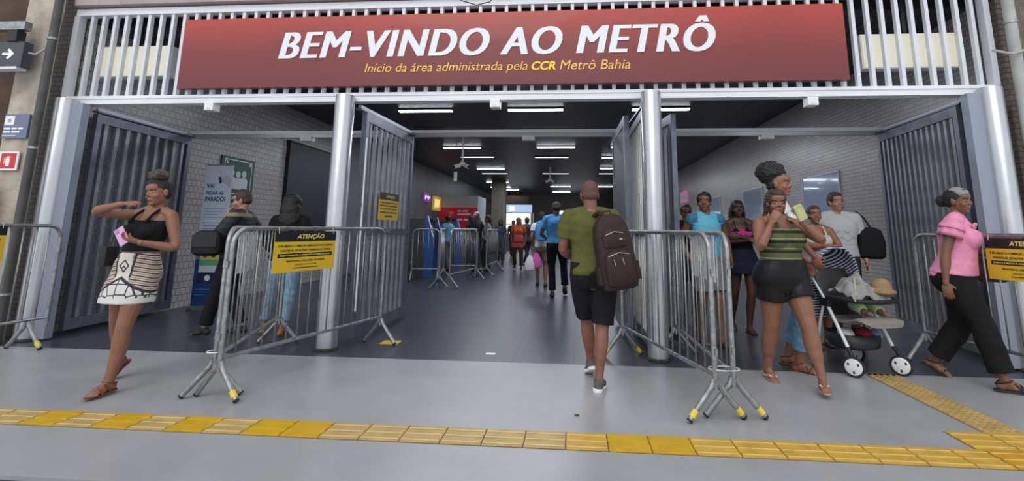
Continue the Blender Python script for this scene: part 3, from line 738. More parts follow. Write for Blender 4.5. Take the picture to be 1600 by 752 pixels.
        if shoulders:
            for sd in 'RL':
                A = s.J['sh'+sd]; nk = s.nb-s.u*.002
                mb.tube([nk, nk.lerp(A, .5)+s.u*.004, A+s.u*.004], [.046+inf*.5,.047+inf,.047+inf], 12)
                if sleeve > 0:
                    pts, rs = s.armpts(sd, 0, sleeve, inf+.003, sflare); s_ = MB()
                    mb.tube(pts, rs, 14); mb.ell(pts[0], [v*rs[0] for v in (Vector((1,0,0)), Vector((0,1,0)), Vector((0,0,1)))], 12, 8)
                    if sleeve > 1.5: pass
        if straps:
            for k in (-1, 1):
                c, r, f, hw, hd = s.sec(z1-.02); 
                c2, r2, f2, hw2, hd2 = s.sec(1.40)
                a = c+r*k*.075+f*(hd+.012+(.02 if s.bust else 0)); b = s.J['shR' if k > 0 else 'shL'].lerp(s.nb, .55)+s.u*.052; d_ = c+r*k*.075-f*(hd+.012)
                mb.tube([a, a.lerp(b, .5)+f*.018, b, b.lerp(d_, .5)-f*.02, d_], straps, 8)
        me = remesh(mb, max(.007, s.vox), 2, fold, seed)
        return s.finish(me, name, material, parent)
    def bottom(s, name, material, t1=1.9, ztop=1.0, inf=.012, flare=0, fold=.002, straight=False, seed=2, parent=None, legonly=False):
        mb = MB(); zs = [.79,.83,.87,.91,.95,.99]; zs = [z for z in zs if z < ztop-.01]+[ztop]
        mb.rings([s.ring(z, inf) for z in zs])
        pr, pf = s.axes(s.pyaw)
        for k in (-1, 1): mb.ell(s.P+pr*k*.075*s.b-pf*.052*s.b+Vector((0,0,-.035)), (pr*(.082*s.b+inf), pf*(.085*s.b+inf), Vector((0,0,.095*s.b+inf))), 14, 10)
        for sd in 'RL':
            pts, rs = s.legpts(sd, 0, t1, inf, flare, straight); mb.tube(pts, rs, 16)
            mb.ell(pts[0], [v*rs[0] for v in (Vector((1,0,0)), Vector((0,1,0)), Vector((0,0,1)))], 12, 8)
        me = remesh(mb, max(.007, s.vox), 2, fold, seed); return s.finish(me, name, material, parent)
    def skirt(s, name, material, zhem=.62, ztop=1.03, inf=.014, fold=.0015, hemw=.2, hemd=.15, seed=3):
        mb = MB(); rings = []; n = 10
        kn = (s.J['kneeR']+s.J['kneeL'])/2; hp = (s.J['hipR']+s.J['hipL'])/2
        for i in range(n+1):
            z = zhem+(ztop-zhem)*i/n
            if z > .88: rings.append(s.ring(z, inf))
            else:
                t = (.88-z)/(.88-zhem); c0, r, f, hw, hd = s.sec(.88); zz = s.P.z-.92+z
                xs, ys = [], []
                for sd in 'RL':
                    Hh, K, A_ = s.J['hip'+sd], s.J['knee'+sd], s.J['ank'+sd]
                    if zz > K.z: q_ = Hh.lerp(K, min(1, max(0, (Hh.z-zz)/(Hh.z-K.z)))); rr_ = lerp([(0,.090),(.3,.086),(.6,.074),(1,.057)], min(1, max(0, (Hh.z-zz)/(Hh.z-K.z))))[0]
                    else: q_ = K.lerp(A_, (K.z-zz)/(K.z-A_.z)); rr_ = .058
                    rr_ = rr_*(1+(s.b-1)*.8)*1.03+inf; v_ = q_-c0; xs += [v_.dot(r)-rr_, v_.dot(r)+rr_]; ys += [v_.dot(f)-rr_, v_.dot(f)+rr_]
                k_ = min(1, .3+t*5); ex, ey = (max(xs)-min(xs))/2*1.05, (max(ys)-min(ys))/2*1.22
                c = c0 + r*(max(xs)+min(xs))/2*k_ + f*(max(ys)+min(ys))/2*k_; c.z = zz
                hw = (hw+inf)*(1-k_)+max(ex, hemw*s.b*.8)*k_; hd = (hd+inf)*(1-k_)+max(ey, hemd*s.b*.7)*k_
                rings.append([c+r*hw*math.cos(q)+f*hd*math.sin(q) for q in [2*math.pi*k/28 for k in range(28)]])
        mb.rings(rings); pr, pf = s.axes(s.pyaw)
        for k in (-1, 1): mb.ell(s.P+pr*k*.075*s.b-pf*.052*s.b+Vector((0,0,-.035)), (pr*(.082*s.b+inf), pf*(.085*s.b+inf), Vector((0,0,.095*s.b+inf))), 14, 10)
        me = remesh(mb, max(.007, s.vox), 2, fold, seed); return s.finish(me, name, material)
    def shoes(s, material, sole=None, name='shoe', inf=.009):
        for sd in 'RL':
            mb = MB(); s.foot(mb, sd, inf, toes=False); r, f, u, a = s.foot_frame(sd)
            mb.tube([a+u*(-.03), a+u*.01], [.045,.042], 12)
            o = s.finish(remesh(mb, max(.006, s.vox), 2), name, material)
            if sole:
                mb = MB(); s._sole(mb, sd, .051, .026); s.finish(remesh(mb, max(.006, s.vox), 2), 'sole', sole, o)
    def _sole(s, mb, sd, w_, th, x=0):
        r, f, u, a = s.foot_frame(sd); k = -1 if sd == 'R' else 1
        for (y, hw, l) in ((-.030, w_*.80, .052), (.03, w_*.72, .07), (.09, w_, .085), (.125, w_*.86, .055)):
            c = a + r*k*.004 + f*y - u*(.077-th*.3); n = 16
            ring = lambda z: [c + r*hw*math.cos(q) + f*l*math.sin(q) + u*z for q in [2*math.pi*i/n for i in range(n)]]
            mb.rings([ring(-th*.6), ring(th*.6)])
    def sandals(s, material, strap=None, style='thong'):
        for sd in 'RL':
            mb = MB(); s._sole(mb, sd, .043, .010)
            o = s.finish(remesh(mb, .005, 1), 'sandal', material)
            r, f, u, a = s.foot_frame(sd); k = -1 if sd == 'R' else 1; P = lambda x, y, z: (a + r*x + f*y + u*z)
            mb = MB()
            if style == 'thong':
                for q in (-1, 1): mb.tube([P(k*.017,.125,-.048), P(q*.03+k*.004,.085,-.030), P(q*.043+k*.004,.03,-.060)], .006, 8)
            else:
                mb.tube([P(-.046,.085,-.066), P(-.03,.09,-.032), P(.0,.09,-.024), P(.03,.09,-.032), P(.046,.085,-.066)], .0075, 8)
                mb.tube([P(-.040,.02,-.060), P(-.02,.05,-.010), P(.02,.055,-.016), P(.040,.075,-.05)], .006, 8)
                mb.tube([P(0,-.066,-.030), P(-.040,-.03,-.012), P(-.035,.02,-.0), P(0,.045,.004), P(.035,.02,0), P(.040,-.03,-.012), P(0,-.066,-.030)], .006, 8)
            s.finish(mb.mesh('strap'), 'strap', strap or material, o)
    def hair(s, style, material, name='hair', inf=.010):
        mb = MB(); h = s.hell; L = 1
        if style in ('short', 'buzz'):
            e = .006 if style == 'buzz' else .013
            h(mb, (0,-.022,.040), (.073+e,.082+e,.080+e)); h(mb, (0,-.045,-.005), (.066+e,.055+e,.055))
            h(mb, (0,.030,.080), (.052,.045,.032+e))
        elif style == 'cap':
            h(mb, (0,-.018,.044), (.082,.094,.082)); h(mb, (0,-.050,.0), (.070,.055,.06)); h(mb, (0,.030,.083), (.058,.050,.036))
        elif style == 'updo': # pulled tight, big curly puff on top
            h(mb, (0,-.018,.042), (.080,.090,.082)); h(mb, (0,-.045,.0), (.068,.055,.06)); h(mb, (0,.030,.083), (.056,.048,.034))
        elif style == 'afro':
            for i in range(420):
                q = random.uniform(0, 2*math.pi); v = random.uniform(-.2, 1); rr = math.sqrt(1-v*v*.96)
                c = (.105*rr*math.cos(q), -.075+.115*rr*math.sin(q), .095+.105*v)
                if c[1] > .05 and c[2] < .08: continue
                k = random.uniform(.009, .018); h(mb, c, (k, k, k), n=6, m_=4)
            h(mb, (0,-.075,.095), (.104,.114,.104)); h(mb, (0,-.05,.0), (.075,.06,.075))
        elif style == 'long':
            h(mb, (0,-.022,.040), (.092,.096,.090)); h(mb, (0,-.07,-.05), (.095,.065,.12)); h(mb, (0,-.085,-.16), (.105,.06,.14)); h(mb, (0,.028,.088), (.062,.052,.036))
        elif style == 'bigback':
            h(mb, (0,-.03,.05), (.115,.12,.105)); h(mb, (0,-.07,-.06), (.125,.09,.12)); h(mb, (0,-.08,-.17), (.13,.08,.12))
        elif style == 'tied':
            h(mb, (0,-.022,.040), (.084,.094,.084)); h(mb, (0,-.048,-.005), (.070,.056,.06)); h(mb, (0,-.125,.0), (.045,.05,.055)); h(mb, (0,.030,.082), (.056,.048,.032))
        elif style == 'braids':
            h(mb, (0,-.022,.040), (.085,.094,.086)); h(mb, (0,.028,.084), (.057,.050,.032))
            for k in (-1, 1):
                for j in range(4): mb.tube([s.H(k*.07,-.01-.02*j,.02), s.H(k*.088,-.02-.022*j,-.08), s.H(k*.085,-.03-.02*j,-.19-.02*j)], [.022,.019,.011], 8)
            h(mb, (0,-.07,-.06), (.08,.045,.12))
        me = remesh(mb, max(.006, s.vox), 2, .0035 if style in ('long','bigback','afro','updo') else .0015, 5, 70)
        o = s.finish(me, name, material)
        if style == 'updo':
            mb = MB()
            for i in range(70):
                q = random.uniform(0, 2*math.pi); v = random.uniform(-1, 1); rr = math.sqrt(1-v*v)
                c = (.062*rr*math.cos(q), -.01+.062*rr*math.sin(q), .150+.038*v); k = random.uniform(.011, .022); s.hell(mb, c, (k, k, k), n=8, m_=6)
            s.hell(mb, (0,-.01,.145), (.062,.062,.04))
            s.finish(remesh(mb, .006, 1, .003, 2, 110), 'hair_puff', M['hair_ash'], o)['label'] = 'greyish brown curly puff on top'
        return o
    def place(s, mb, name, material, parent=None, smooth=True):
        me = mb.mesh(name)
        if smooth: me.polygons.foreach_set('use_smooth', [True]*len(me.polygons))
        return s.finish(me, name, material, parent)

def cloth(name, col, rough=.85, **k):
    m = mat(name, col, rough, noise=k.pop('noise', .15), nscale=k.pop('nscale', 20), **k); m.node_tree.nodes['Principled BSDF'].inputs['Specular IOR Level'].default_value = .18; return m

# ---- woman in black top and patterned skirt
def skirt_mat():
    m = mat('patterned_skirt_print', (.62, .57, .52), .75); x, y, z = coords(m)
    zz = z - .90; ax = (x - .055).abs()
    str1 = ((zz + ax*.35)*190 + (ax*30).sin()*1.2).sin()
    side = ax.gt(.062)
    dark = str1.gt(.55)*side; tan = str1.lt(-.45)*side
    up = zz.gt(-.045)
    d = (ax + (zz-.045).abs()*.9); dia = (d-.040).abs().lt(.007)*up; d2 = (ax + (zz-.02).abs()*.9); dia2 = (d2-.020).abs().lt(.006)*up
    edge = (ax - .068 - (zz*.12)).abs().lt(.009)*up
    v = (ax*.62 + zz + .045).abs().lt(.012)
    low = (ax*.62 + zz + .045).lt(0)
    nt = m.node_tree; vo = nt.nodes.new('ShaderNodeTexVoronoi'); vo.feature = 'DISTANCE_TO_EDGE'; vo.inputs['Scale'].default_value = 12; vo.inputs['Randomness'].default_value = .25
    tc = nt.nodes.new('ShaderNodeTexCoord'); nt.links.new(tc.outputs['Object'], vo.inputs['Vector'])
    hexa = X(nt, vo.outputs[0]).lt(.055)*low*((zz+.2).gt(0))
    b0 = (.62, .57, .52)
    layer(m, [(tan, (.42, .24, .14)), (dark, (.035, .028, .035)), (low, (.66, .63, .62)), (hexa, (.05, .04, .05)), (edge, (.03, .025, .03)), (dia, (.02, .018, .02)), (dia2, (.02, .018, .02)), (v, (.03, .025, .03))], b0)
    return m
a = Person('woman in a black strappy top and patterned skirt walking with a raised arm', (-3.6, 3.8), -92, H=1.66, sex='f', build=1.04, skin_='warm', vox=.0055, bust=1.0,
    pose=dict(hip=(.05, 0, .905), lean=(.20, 0), ankL=(.085, -.13, .08), ankR=(-.22, .24, .14), fpR=38, khR=(.1, -1, 0), khL=(.0, -1, 0), fyL=-2, pyaw=-4,
              wrR=(.06, -.22, 1.425), ehR=(-1, .1, -.25), hdR=(1, -.15, .12), hnR=(0, .4, -1), curlR=18,
              wrL=(.235, -.19, 1.13), ehL=(.7, .7, -.4), hdL=(-1, -.25, .35), hnL=(0, -.25, 1), curlL=30, hyaw=-8, hpitch=4, htilt=-8))
a.top('camisole_top', cloth('black_rib_knit', (.013, .012, .014)), z0=1.075, z1=1.335, sleeve=0, inf=.010, shoulders=False, straps=.013, fold=.0012)
a.skirt('skirt', skirt_mat(), zhem=.665, ztop=1.065, inf=.010, hemw=.195, hemd=.15, fold=.0022)
a.sandals(mat('red_brown_leather', (.20, .055, .03), .5, noise=.3), style='strap')
a.hair('updo', M['hair'])
ph = thing('mobile_phone', 'pink mobile phone held at the waist by the woman in the patterned skirt', 'phone', (-3.445, 3.565, 1.12))
ph.rotation_euler = (R(-12), R(-38), R(8))
pk = mat('lilac_pink_case', (.68, .36, .60), .35)
MB().box((-.037, -.0045, 0), (.037, .0045, .15)).build('case', pk, ph, bevel=.004)
MB().box((-.030, -.0085, .112), (.000, -.0046, .142)).build('camera_bump', mat('lilac_pink_darker', (.45, .2, .42), .3), ph, bevel=.0015)
# small black shoulder bag at her hip
hb = thing('shoulder_bag', 'small black shoulder bag hanging at the hip of the woman in the patterned skirt', 'bag', (-3.80, 3.80, .93))
MB().box((-.03, -.06, 0), (.03, .06, .16)).build('pouch', M['rubber'], hb, True, bevel=.014)
MB().box((-.034, -.055, .08), (-.031, .055, .155)).build('flap', M['dark'], hb)
MB().tube([(0, 0, .158), (.03, .0, .30), (.09, -.05, .42), (.2, -.12, .50)], .004, 6).build('strap', M['dark'], hb, True)

# ---- man with the brown backpack
d = Person('man in olive t-shirt and black shorts walking away with a brown backpack', (.18, 4.25), 90, H=1.69, sex='m', build=1.07, belly=.05, skin_='red', vox=.0055,
    pose=dict(hip=(-.01, 0, .915), lean=(-.045, .03), ankR=(.02, -.07, .08), ankL=(-.03, .30, .11), fpL=22, fyR=14, fyL=-10, hpitch=6, hyaw=10,
              wrL=(-.165, .22, 1.00), ehL=(-.6, -.8, -.2), hdL=(.5, .8, -.1), wrR=(.27, .06, .86), ehR=(.5, -.8, 0), hdR=(.12, .12, -1)))
d.top('tshirt', cloth('olive_cotton', (.105, .11, .032)), z0=.93, sleeve=.62, inf=.018, fold=.003, sflare=.018)
d.bottom('shorts', cloth('black_cotton_shorts', (.014, .014, .017)), t1=.97, ztop=1.0, inf=.018, flare=.016, straight=True, fold=.003)
d.shoes(cloth('grey_brown_mesh', (.13, .11, .095)), M['white'], 'sneaker')
d.hair('buzz', M['buzz'])
bp = thing('backpack', 'dark brown backpack hanging off the right shoulder of the man in olive', 'backpack', (.375, 4.02, .80)); bp.rotation_euler = (R(-4), R(-9), R(12))
brn = cloth('dark_brown_nylon', (.040, .024, .023), .6); mb = MB(); n = 28
def sq_ring(hw, hd, z, cx=0, cy=0, p=.55): return [(cx+hw*math.copysign(abs(math.cos(q))**p, math.cos(q)), cy+hd*math.copysign(abs(math.sin(q))**p, math.sin(q)), z) for q in [2*math.pi*i/n for i in range(n)]]
mb.rings([sq_ring(w_, h_, z) for w_, h_, z in ((.10,.05,0),(.135,.075,.012),(.15,.088,.08),(.155,.09,.25),(.15,.088,.40),(.135,.08,.50),(.10,.065,.565),(.05,.04,.595))])
mb.build('main_compartment', brn, bp, True)
mb = MB(); mb.rings([sq_ring(w_, h_, z, 0, -.075) for w_, h_, z in ((.08,.03,.03),(.115,.045,.05),(.12,.052,.16),(.11,.045,.27),(.07,.03,.30))]); fp_ = mb.build('front_pocket', brn, bp, True)
MB().tube([(-.085, -.115, .265), (0, -.127, .285), (.085, -.115, .265)], .004, 6).build('zip', M['galv'], fp_, True)
mb = MB(); mb.rings([sq_ring(w_, h_, z, .0, -.070) for w_, h_, z in ((.07,.02,.32),(.10,.032,.335),(.10,.034,.43),(.06,.02,.47))]); up_ = mb.build('upper_pocket', brn, bp, True)
MB().tube([(-.075, -.096, .43), (0, -.106, .45), (.075, -.096, .43)], .004, 6).build('zip', M['galv'], up_, True)
MB().box((.03, -.112, .38), (.055, -.104, .395)).build('logo_badge', M['galv'], bp)
for k in (-1, 1): mb = MB(); mb.rings([sq_ring(.022, .05, z, k*.155, 0) for z in (.06, .20)]); mb.build('side_pocket', brn, bp, True)
MB().tube([(-.09, .05, .06), (-.12, .14, .2), (-.11, .20, .42), (-.085, .16, .60), (-.05, .06, .625), (-.03, -.0, .585)], [.018,.02,.022,.024,.022,.018], 8).build('shoulder_strap', brn, bp, True)
MB().tube([(-.035, .01, .58), (-.03, .01, .625), (.03, .01, .625), (.035, .01, .58)], .007, 8).build('carry_handle', brn, bp, True)
for x in (.02, -.05): MB().tube([(x, -.13, .24), (x+.004, -.134, .19)], .004, 6).build('zip_puller', M['galv'], bp, True)

# ---- woman in striped top
def stripe_mat():
    m = mat('striped_knit', (.09, .105, .04), .85); x, y, z = coords(m)
    s = (z*1.0 - .02).mod(.082); dark = s.lt(.022); s2 = (z - .054).mod(.082); pale = s2.lt(.008)
    layer(m, [(dark, (.013, .013, .015)), (pale, (.32, .28, .16))], (.09, .105, .04)); return m
j = Person('woman in olive striped top and black shorts walking forward hands at her face', (1.80, 4.5), -78, H=1.64, sex='f', build=1.30, skin_='warm', vox=.0055, bust=1.05,
    pose=dict(hip=(0, 0, .89), lean=(-.01, -.02), ankL=(.17, -.22, .085), ankR=(-.11, .16, .10), fpR=16, fyL=26, fyR=6, khL=(.25, -1, 0), khR=(0, -1, 0),
              wrR=(-.135, -.20, 1.335), ehR=(-.5, .0, -1), hdR=(.55, -.15, 1), hnR=(.5, .8, -.2), curlR=38,
              wrL=(.115, -.19, 1.345), ehL=(.8, .1, -.7), hdL=(-.25, -.1, 1), hnL=(-.8, .4, -.2), curlL=50, hyaw=-18, hpitch=8))
j.top('striped_top', stripe_mat(), z0=.99, z1=1.335, sleeve=0, inf=.011, shoulders=False, straps=.016, fold=.0012)
j.bottom('shorts', cloth('black_faux_leather', (.014, .014, .016), .38), t1=.46, ztop=1.06, inf=.019, flare=.012, fold=.0018)
j.sandals(mat('copper_leather', (.42, .27, .19), .45), mat('pale_gold_strap', (.62, .50, .40), .4), style='thong')
j.hair('long', M['hair_brown'])
lp = thing('lime_pouch', 'pale lime green pouch held up beside the face of the woman in stripes', 'pouch', (1.905, 4.245, 1.36)); lp.rotation_euler = (0, R(-24), R(10))
lm = cloth('pale_lime_fabric', (.50, .52, .24))
MB().box((-.04, -.014, 0), (.04, .014, .135)).build('pouch_body', lm, lp, bevel=.012); MB().tube([(-.036, -.012, .112), (.036, -.012, .112)], .003, 6).build('zip', M['galv'], lp, True)

# ---- woman in pink blouse
w = Person('grey-haired woman in pink blouse and wide black trousers walking to the right', (3.38, 4.75), -42, H=1.71, sex='f', build=1.14, belly=.08, skin_='brown', vox=.0055, bust=1.1,
    pose=dict(hip=(.02, 0, .905), lean=(.14, -.02), ankR=(.10, -.27, .08), ankL=(-.10, .22, .12), fpL=26, fyR=-22, fyL=0, khR=(.7, -.7, 0), khL=(.7, -.7, 0),
              wrR=(-.17, -.14, .84), ehR=(-.8, .5, -.1), hdR=(.05, -.05, -1), wrL=(.33, -.04, 1.07), ehL=(.5, .6, -.8), hdL=(.5, -.3, .2), hyaw=-20, hpitch=3))
pkm = cloth('pink_textured_cotton', (.80, .30, .46), .8, bump=.35, bscale=160)
bl = w.top('blouse', pkm, z0=.93, sleeve=.22, inf=.019, flare=.012, sflare=.03, fold=.003)
w.bottom('trousers', cloth('black_crepe', (.012, .012, .013)), t1=1.86, ztop=1.0, inf=.020, flare=.014, straight=True, fold=.003)
w.sandals(M['rubber'], M['rubber'], style='strap')
w.hair('tied', M['hair'])
mb = MB(); w.hell(mb, (0, .020, .070), (.070, .062, .050)); w.hell(mb, (0, -.01, .088), (.066, .07, .040)); w.finish(remesh(mb, .007, 2, .0015, 1, 70), 'grey_fringe', M['hair_grey'])['label'] = 'grey swept-back fringe over dark hair'
# flutter cap sleeves and collar bow are parts of the blouse
for sd, k in (('R', 1), ('L', -1)):
    A = w.J['sh'+sd]; E = w.J['el'+sd]; mb = MB(); dn = (E-A).normalized(); out = w.cr*k; rings = []
    for i, (t, rr) in enumerate(((-.16,.035),(-.05,.064),(.06,.076),(.20,.086),(.27,.092),(.25,.084),(.08,.064))):
        c = A + dn*t*.5 + out*.006; s1 = (w.cf - dn*w.cf.dot(dn)).normalized(); s2 = dn.cross(s1)
        rings.append([c+(s1*math.cos(q)+s2*math.sin(q))*rr*(1+.07*math.sin(q*7)*(i/4)) for q in [2*math.pi*u/40 for u in range(40)]])
    mb.rings(rings, caps=False); w.place(mb, 'flutter_sleeve', pkm, bl)
c, r_, f_, hw, hd = w.sec(1.36); mb = MB(); base = c+f_*(hd+.035)
for k in (-1, 1): mb.tube([base, base+r_*k*.05+w.u*.02+f_*.01, base+r_*k*.085-w.u*.01, base+r_*k*.04-w.u*.02, base], [.006,.011,.012,.010,.006], 8); mb.tube([base, base+r_*k*.03-w.u*.08, base+r_*k*.05-w.u*.18], [.007,.009,.011], 8)
w.place(mb, 'collar_bow', pkm, bl)
hb = thing('handbag', 'dark maroon handbag on the forearm of the woman in pink', 'bag', (3.74, 4.80, .84), R(-40))
mr = mat('maroon_leather', (.075, .025, .03), .4)
MB().rings([sq_ring(w_, h_, z) for w_, h_, z in ((.08,.03,0),(.115,.045,.02),(.115,.045,.12),(.10,.03,.19),(.09,.015,.20))]).build('bag_body', mr, hb, True)
MB().tube([(-.08, 0, .19), (-.05, 0, .29), (.05, 0, .29), (.08, 0, .19)], .008, 8).build('handle', mr, hb, True); MB().box((-.02, -.062, .12), (.02, -.05, .15)).build('clasp', M['galv'], hb)

# ---- tall woman with afro pushing the stroller
i_ = Person('tall woman with a black afro in white sleeveless top pushing the stroller', (2.02, 5.02), -32, H=1.91, sex='f', build=.97, skin_='warm', vox=.006,
    pose=dict(hip=(0, 0, 1.0), lean=(.03, 0), ankL=(.06, .16, .09), ankR=(.05, -.10, .08), wrR=(.30, -.06, 1.0), ehR=(-.3, -.2, -1), hdR=(.35, .1, -.8), wrL=(.30, .16, .98), ehL=(0, .3, -1), hdL=(.4, 0, -.8), hyaw=-8, hpitch=2))
i_.top('sleeveless_top', cloth('white_jersey', (.72, .71, .72)), z0=.98, sleeve=.32, inf=.013, fold=.002)
i_.bottom('jeans', cloth('light_blue_denim', (.16, .30, .46), noise=.3), t1=1.75, inf=.011, straight=True, ztop=1.03)
i_.sandals(mat('brown_sandal_leather', (.12, .06, .04), .5), style='strap'); i_.hair('afro', M['hair'])

# ---- woman in black with pink straps, boy, couple
h_ = Person('woman with dark braids in navy skirt and pink-edged black top, arms folded', (2.2, 6.67), -92, H=1.69, sex='f', skin_='deep', vox=.008,
    pose=dict(hip=(-.01, 0, .91), lean=(-.05, 0), ankL=(.02, -.02, .08), ankR=(-.12, .22, .12), fpR=20, wrR=(.02, -.20, 1.16), ehR=(-1, -.2, -.6), hdR=(1, -.1, .1), wrL=(-.10, -.21, 1.20), ehL=(1, -.2, -.6), hdL=(-1, -.1, 0)))
h_.top('camisole', cloth('black_top', (.014, .013, .018)), z0=1.0, z1=1.30, sleeve=0, shoulders=False, straps=.007, inf=.011)
mb = MB(); mb.rings([h_.ring(z, .019) for z in (1.19, 1.23, 1.27, 1.305)])
for k in (-1, 1):
    c, r, f, hw, hd = h_.sec(1.245); mb.ell(c+r*k*.068+f*(hd*.75), (r*.078, f*.068, h_.u*.052), 14, 10)
h_.finish(remesh(mb, .008, 2), 'pink_bandeau', cloth('hot_pink', (.62, .05, .25)))['label'] = 'hot pink edging'
h_.skirt('skirt', cloth('navy_cloth', (.018, .022, .045)), zhem=.74, ztop=1.05, hemw=.19); h_.sandals(M['rubber'], style='thong'); h_.hair('braids', M['hair'])

def jersey():
    m = mat('aqua_jersey', (.10, .42, .58), .6); x, y, z = coords(m); ax = x.abs()
    layer(m, [(((z-1.36).gt(0))*(ax.gt(.12)), (.03, .16, .28)), (((x-.075).abs().lt(.022))*((z-1.22).abs().lt(.024)), (.05, .08, .30))], (.10, .42, .58)); return m
g_ = Person('young man in an aqua sports jersey behind the right-hand barrier', (1.56, 5.92), -75, H=1.73, sex='m', build=.93, skin_='brown', vox=.008,
    pose=dict(lean=(-.02, 0), wrL=(.24, -.02, .98), ehL=(.3, .8, 0), hdL=(.1, -.1, -1), wrR=(-.22, -.05, .95), ankR=(-.1, .05, .08), ankL=(.08, -.12, .08), hyaw=-30))
g_.top('jersey', jersey(), sleeve=.14, inf=.013, sflare=0, fold=.002); g_.bottom('shorts', cloth('grey_shorts', (.22, .21, .21)), t1=.8, straight=True, flare=.02); g_.hair('short', M['hair']); g_.sandals(M['rubber'])
l_ = Person('man in pale grey t-shirt with a black bag on his shoulder, near the whiteboard', (3.28, 6.42), -100, H=1.77, sex='m', build=1.12, skin_='light', vox=.008, pose=dict(ankR=(-.08, .08, .08), ankL=(.1, -.05, .08), hyaw=14))
tee = mat('pale_grey_print_tee', (.50, .51, .52), .8); x, y, z = coords(tee)
layer(tee, [((((z*60 + (x*50).sin()*1.5).sin().gt(.72))*(x.abs().lt(.12))*((z-1.22).abs().lt(.07))), (.34, .35, .37)), ((z-1.12).abs().lt(.004), (.32, .33, .34))], (.50, .51, .52))
l_.top('tshirt', tee, sleeve=.6, inf=.018); l_.bottom('trousers', cloth('dark_grey_trousers', (.03, .03, .035)), straight=True); l_.hair('short', M['hair_brown']); l_.shoes(M['rubber'])
sb = thing('shoulder_bag', 'black shoulder bag hanging beside the man in the pale grey t-shirt', 'bag', (3.62, 6.36, .95), R(-10))
MB().rings([sq_ring(w_, h2, z) for w_, h2, z in ((.10,.05,0),(.14,.08,.03),(.15,.085,.2),(.12,.06,.34),(.05,.03,.38))]).build('bag_body', cloth('black_nylon', (.014, .014, .016)), sb, True)
MB().tube([(.02, 0, .36), (-.06, -.02, .50), (-.13, .0, .565), (-.15, .09, .50), (-.08, .1, .36)], .012, 8).build('strap', M['rubber'], sb, True)
k_ = Person('woman in white strappy top with folded arms beside the man in grey', (2.79, 5.95), -95, H=1.58, sex='f', build=1.1, skin_='warm', vox=.008, pose=dict(wrR=(.03, -.22, 1.08), ehR=(-1, -.2, -.5), hdR=(1, 0, .1), wrL=(-.06, -.23, 1.12), ehL=(1, -.2, -.5), hdL=(-1, 0, 0), ankR=(-.08, 0, .08), ankL=(.08, .1, .08)))
k_.top('strappy_top', cloth('off_white_lace', (.58, .57, .53), bump=.4, bscale=120), z0=.95, z1=1.325, sleeve=0, shoulders=False, straps=.012); k_.skirt('skirt', cloth('cream_skirt', (.45, .43, .40)), zhem=.55, hemw=.22); k_.hair('tied', M['hair_brown']); k_.sandals(M['rubber'])
o_ = Person('person in sunglasses and dark shirt behind the young man in aqua', (1.60, 7.15), -90, H=1.65, sex='m', build=.95, skin_='red', vox=.010, pose=dict(ankR=(-.1, 0, .08)))
o_.top('shirt', cloth('maroon_dark_shirt', (.04, .02, .03)), sleeve=.6); o_.bottom('trousers', cloth('dark_trousers_a', (.02, .02, .025)), straight=True); o_.hair('short', M['hair_brown']); o_.shoes(M['rubber'])
mb = MB()
for k in (-1, 1): o_.hell(mb, (k*.031, .086, .004), (.024, .006, .017), n=12, m_=8); mb.tube([o_.H(k*.055, .082, .006), o_.H(k*.076, .0, .008)], .0025, 6)
o_.place(mb, 'sunglasses', M['dark'])

# ---- men left of centre
b_ = Person('man in black jacket with a hand at his mouth behind the left barrier', (-4.05, 5.68), 196, H=1.73, sex='m', build=1.12, skin_='light', vox=.007,
    pose=dict(hip=(.0, 0, .91), lean=(.03, 0), ankL=(-.24, -.06, .08), ankR=(.10, .12, .09), fyL=10, wrL=(-.07, -.13, 1.37), ehL=(-.4, -.3, -1), hdL=(.05, .25, 1), hnL=(.6, .6, 0), curlL=45, wrR=(-.02, .24, .92), hdR=(0, 0, -1), hyaw=6, hpitch=12))
def jacket():
    m = mat('black_jacket_beige_yoke', (.014, .014, .016), .7); x, y, z = coords(m)
    layer(m, [(((z-1.40).abs().lt(.022)), (.22, .17, .10))], (.014, .014, .016)); return m
b_.top('jacket', jacket(), sleeve=1.1, inf=.026, fold=.004, z0=.90); b_.bottom('trousers', cloth('black_twill', (.014, .014, .017)), straight=True, inf=.016); b_.shoes(M['rubber']); b_.hair('short', M['hair_brown'])
cb = thing('shoulder_bag', 'black messenger bag hanging in front of the man in the black jacket', 'bag', (-4.18, 5.38, .93), R(12))
MB().rings([sq_ring(w_, h2, z) for w_, h2, z in ((.10,.05,0),(.15,.08,.03),(.16,.09,.16),(.13,.06,.26),(.08,.03,.29))]).build('bag_body', cloth('black_bag_cloth', (.016, .016, .02), .5), cb, True)
MB().box((-.13, -.098, .10), (.13, -.088, .24)).build('flap', M['rubber'], cb, bevel=.004); MB().tube([(.08, .0, .27), (.16, .03, .42), (.24, .09, .52)], .014, 8).build('strap', cloth('khaki_strap', (.10, .08, .045)), cb, True)
c_ = Person('person in black top and pale blue jeans seen from behind, left barrier', (-3.46, 5.80), 102, H=1.64, sex='f', build=1.12, skin_='brown', vox=.008,
    pose=dict(hip=(.0, 0, .89), ankL=(-.20, -.05, .09), ankR=(.10, -.16, .08), wrL=(-.22, .15, .95), wrR=(.24, .12, .95), hpitch=6))
c_.top('hooded_top', cloth('black_fleece', (.010, .010, .012)), sleeve=1.85, inf=.024, fold=.003); c_.bottom('jeans', cloth('pale_blue_denim', (.22, .37, .50), noise=.35, nscale=9), t1=1.78, straight=True, inf=.014, fold=.004); c_.shoes(mat('tan_shoe', (.28, .09, .04), .5)); c_.hair('bigback', M['hair'])

